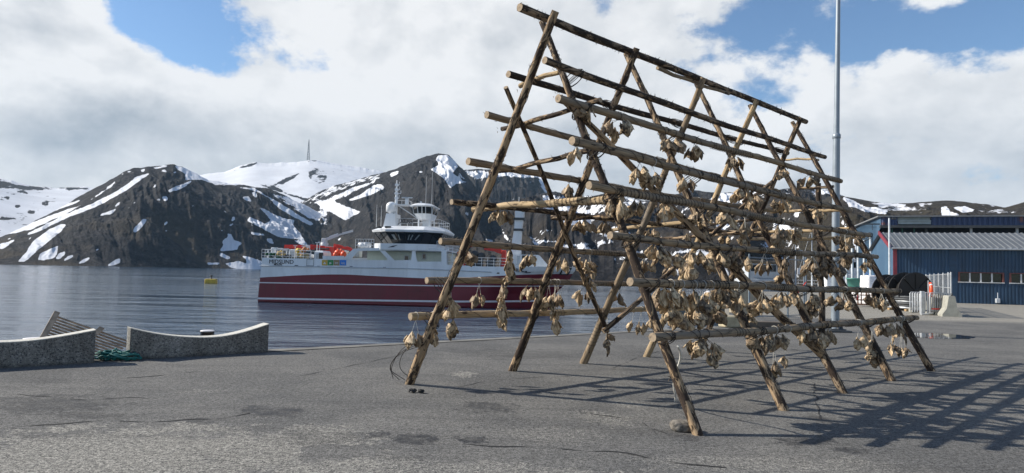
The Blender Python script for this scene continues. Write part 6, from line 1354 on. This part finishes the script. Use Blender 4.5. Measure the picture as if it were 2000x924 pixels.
for k in range(4): a = k*math.pi/2+.78; m.tube([(.30*math.cos(a+d), 0, .30*math.sin(a+d)) for d in (-.12, 0, .12)], .079, 10)
m.build('band', STRIPE, t); m = MB(); m.tube([(0, .09, -lb[2]), (0, .09, .45)], .03, 8); m.build('stand_post', GALV, t)
# ---- clutter of the yard
WOODR = paint('raw timber', (.42, .28, .14), .8, .3, 6)
p = gnd(1768, 606); t = thing('pallet', 'broken wooden pallet leaning on pipes before the cable drum', 'pallet', (p[0], p[1]+.6, 0), .2)
for k in range(5): m = MB(); m.bar((-.55+.27*k, 0, .32), (-.40+.27*k, .2, .78), .09, .025); m.build('slat', WOODR, t)
for z, y in ((.36, -.03), (.72, .15)): m = MB(); m.bar((-.65, y, z), (.75, y+.03, z+.04), .09, .03); m.build('stringer', WOODR, t)
m = MB(); m.box(-.6, .7, .1, .9, 0, .3, 0, .02); m.build('pallet_base', paint('dark timber', (.07, .055, .045), .8), t)
p = gnd(1795, 609); t = thing('pipe_stack', 'stack of dark pipes with pale ends in front of the big cable drum', 'pipes', (p[0], p[1], 0), .15)
for r in range(6):
    for c_ in range(7): m = MB(); x = -.42+.14*c_+(.07 if r % 2 else 0); z = .18+.115*r; m.lathe([(.055, 0), (.062, 0), (.062, 2.0), (.03, 2.0), (.03, .05), (.055, .05)], (x, 0, z), 10, axis='y'); m.build('pipe', DGREY if (r+c_) % 3 else GALV, t)
m = MB(); m.box(-.6, .6, .2, .35, 0, .11); m.box(-.6, .6, 1.5, 1.65, 0, .11); m.build('bearer', WOODR, t)
p = gnd(1758, 600); t = thing('steel_sheets', 'low stack of dark grey sheets left of the pipe stack', 'sheets', (p[0], p[1]+.5, 0), .1)
for k in range(5): m = MB(); m.box(-1.0+.05*k, 1.1-.04*k, 0, 1.2, .02+.07*k, .08+.07*k, 0, .01); m.build('sheet', DGREY, t)
p = gnd(1787, 611); m = MB(); m.box(-.2, -.12, 0, .2, 0, .2); m.box(.12, .2, 0, .2, 0, .2); m.box(-.03, .03, 0, .2, 0, .2); m.box(-.2, .2, 0, .2, .2, .26); m.box(-.2, .2, 0, .2, 0.0, .05); tag(m.build('hollow_block', JC, loc=p, rot=(0, 0, .2)), 'small hollow concrete block on the ground before the pipe stack', 'block')
def bigbag(label, px, py, y, w_, h_, z0=0.0):
    c = atdist(px, py, y); t = thing('bulk_bag', label, 'bag', (c[0], c[1], z0), rng.uniform(-.3, .3), 'white bulk bags in the yard')
    bm = bmesh.new(); bmesh.ops.create_cube(bm, size=1); bmesh.ops.subdivide_edges(bm, edges=bm.edges, cuts=6, use_grid_fill=True)
    for v in bm.verts:
        x, y_, z = v.co; bul = 1+.18*math.cos(x*2.2)*math.cos(z*2.6); n = fbm(x*3+px, y_*3+z*3, 3, 5)-.5
        v.co = Vector((x*w_*bul*(1+.15*n), y_*w_*bul, (z+.5)*h_*(1+.12*n)))
    me = bpy.data.meshes.new('bag_body'); bm.to_mesh(me); bm.free(); me.materials.append(paint('white woven bag', (.66, .66, .68), .8, .2, 6)); o = bpy.data.objects.new('bag_body', me); COL.objects.link(o); o.parent = t
    for p_ in me.polygons: p_.use_smooth = True
    m = MB()
    for sx in (-.3, .3): m.tube([(sx*w_, -.3*w_, h_*.95), (sx*w_, -.1*w_, h_*1.15), (sx*w_, .1*w_, h_*1.15), (sx*w_, .3*w_, h_*.95)], .02, 5)
    m.build('bag_strap', paint('blue strap', (.05, .12, .35), .7), t)
for i, (px, y, z0, lab) in enumerate(((1700, 46, 0, 'white bulk bag on the yard, under the middle of its heap'), (1714, 45, 0, 'white bulk bag at the right end of its heap in the yard'), (1702, 46.2, .95, 'white bulk bag lying on top of the heap beside green tubs'), (1686, 47, 0, 'white bulk bag at the left end of its heap in the yard'))): bigbag(lab, px, 580, y, .95, 1.0, z0)
for px, y, z0, lab in ((1669, 48, .9, 'green tub, left one of the pair raised on a stand'), (1680, 48.5, .9, 'green tub, right one of the pair raised on a stand')):
    c = atdist(px, 560, y); t = thing('tub', lab, 'tub', (c[0], c[1], z0), 0, 'green tubs in the yard'); m = MB(); m.lathe([(.38, 0), (.5, .75), (.54, .75), (.54, .85), (.46, .85), (.36, .08), (.02, .08)], seg=22); m.build('tub_shell', TUB, t)
c = atdist(1675, 580, 48.2); t = thing('steel_stand', 'low steel stand carrying the green tubs in the yard', 'stand', (c[0], c[1], 0)); m = MB(); m.box(-1.1, 1.1, -.6, .6, .82, .9); m.build('stand_top', GALV, t)
for sx in (-1, 1):
    for sy in (-.5, .5): m = MB(); m.bar((sx, sy, 0), (sx, sy, .82), .08); m.build('leg', GALV, t)
def cage(label, px, y):
    c = atdist(px, 585, y); t = thing('wire_cage', label, 'cage', (c[0], c[1], 0), rng.uniform(-.2, .2), 'wire cages of scrap in the yard'); m = MB()
    for x in (-.55, .55):
        for yy in (-.45, .45): m.bar((x, yy, .1), (x, yy, 1.0), .05)
    for z in (.12, .4, .7, 1.0):
        m.tube([(-.55, -.45, z), (.55, -.45, z), (.55, .45, z), (-.55, .45, z), (-.55, -.45, z)], .018, 5)
    for k in range(8): x = -.5+.14*k; m.tube([(x, -.45, .1), (x, -.45, 1.0)], .01, 4)
    m.build('cage_frame', paint('rusty wire', (.16, .085, .05), .7), t)
    for k in range(6):
        q = MB(); a, d_ = rng.uniform(-.45, .45, 3), rng.uniform(-.45, .45, 3); q.tube([(a[0], a[1]*.7, .15+abs(a[2])), (d_[0], d_[1]*.7, .35+abs(d_[2])*1.2)], .06, 7); q.build('scrap', (WOODR, STRIPE, CRANE, DGREY, LGREY, WOODR)[k], t)
cage('rusty wire cage of mixed scrap, left of the white bags', 1672, 42); cage('rusty wire cage of mixed scrap, in front of the white bags', 1700, 42.5)
c = gnd(1718, 594); t = thing('cardboard_box', 'tall buff cardboard box at the right of the scrap cages', 'box', (c[0], c[1], 0), .2); m = MB(); m.box(-.3, .3, -.3, .3, 0, .95, 0, .015); m.build('box_body', paint('buff cardboard', (.40, .29, .17), .8), t); m = MB(); m.box(-.31, .31, -.06, .06, .945, .955); m.build('tape', paint('parcel tape', (.30, .2, .1), .4), t)
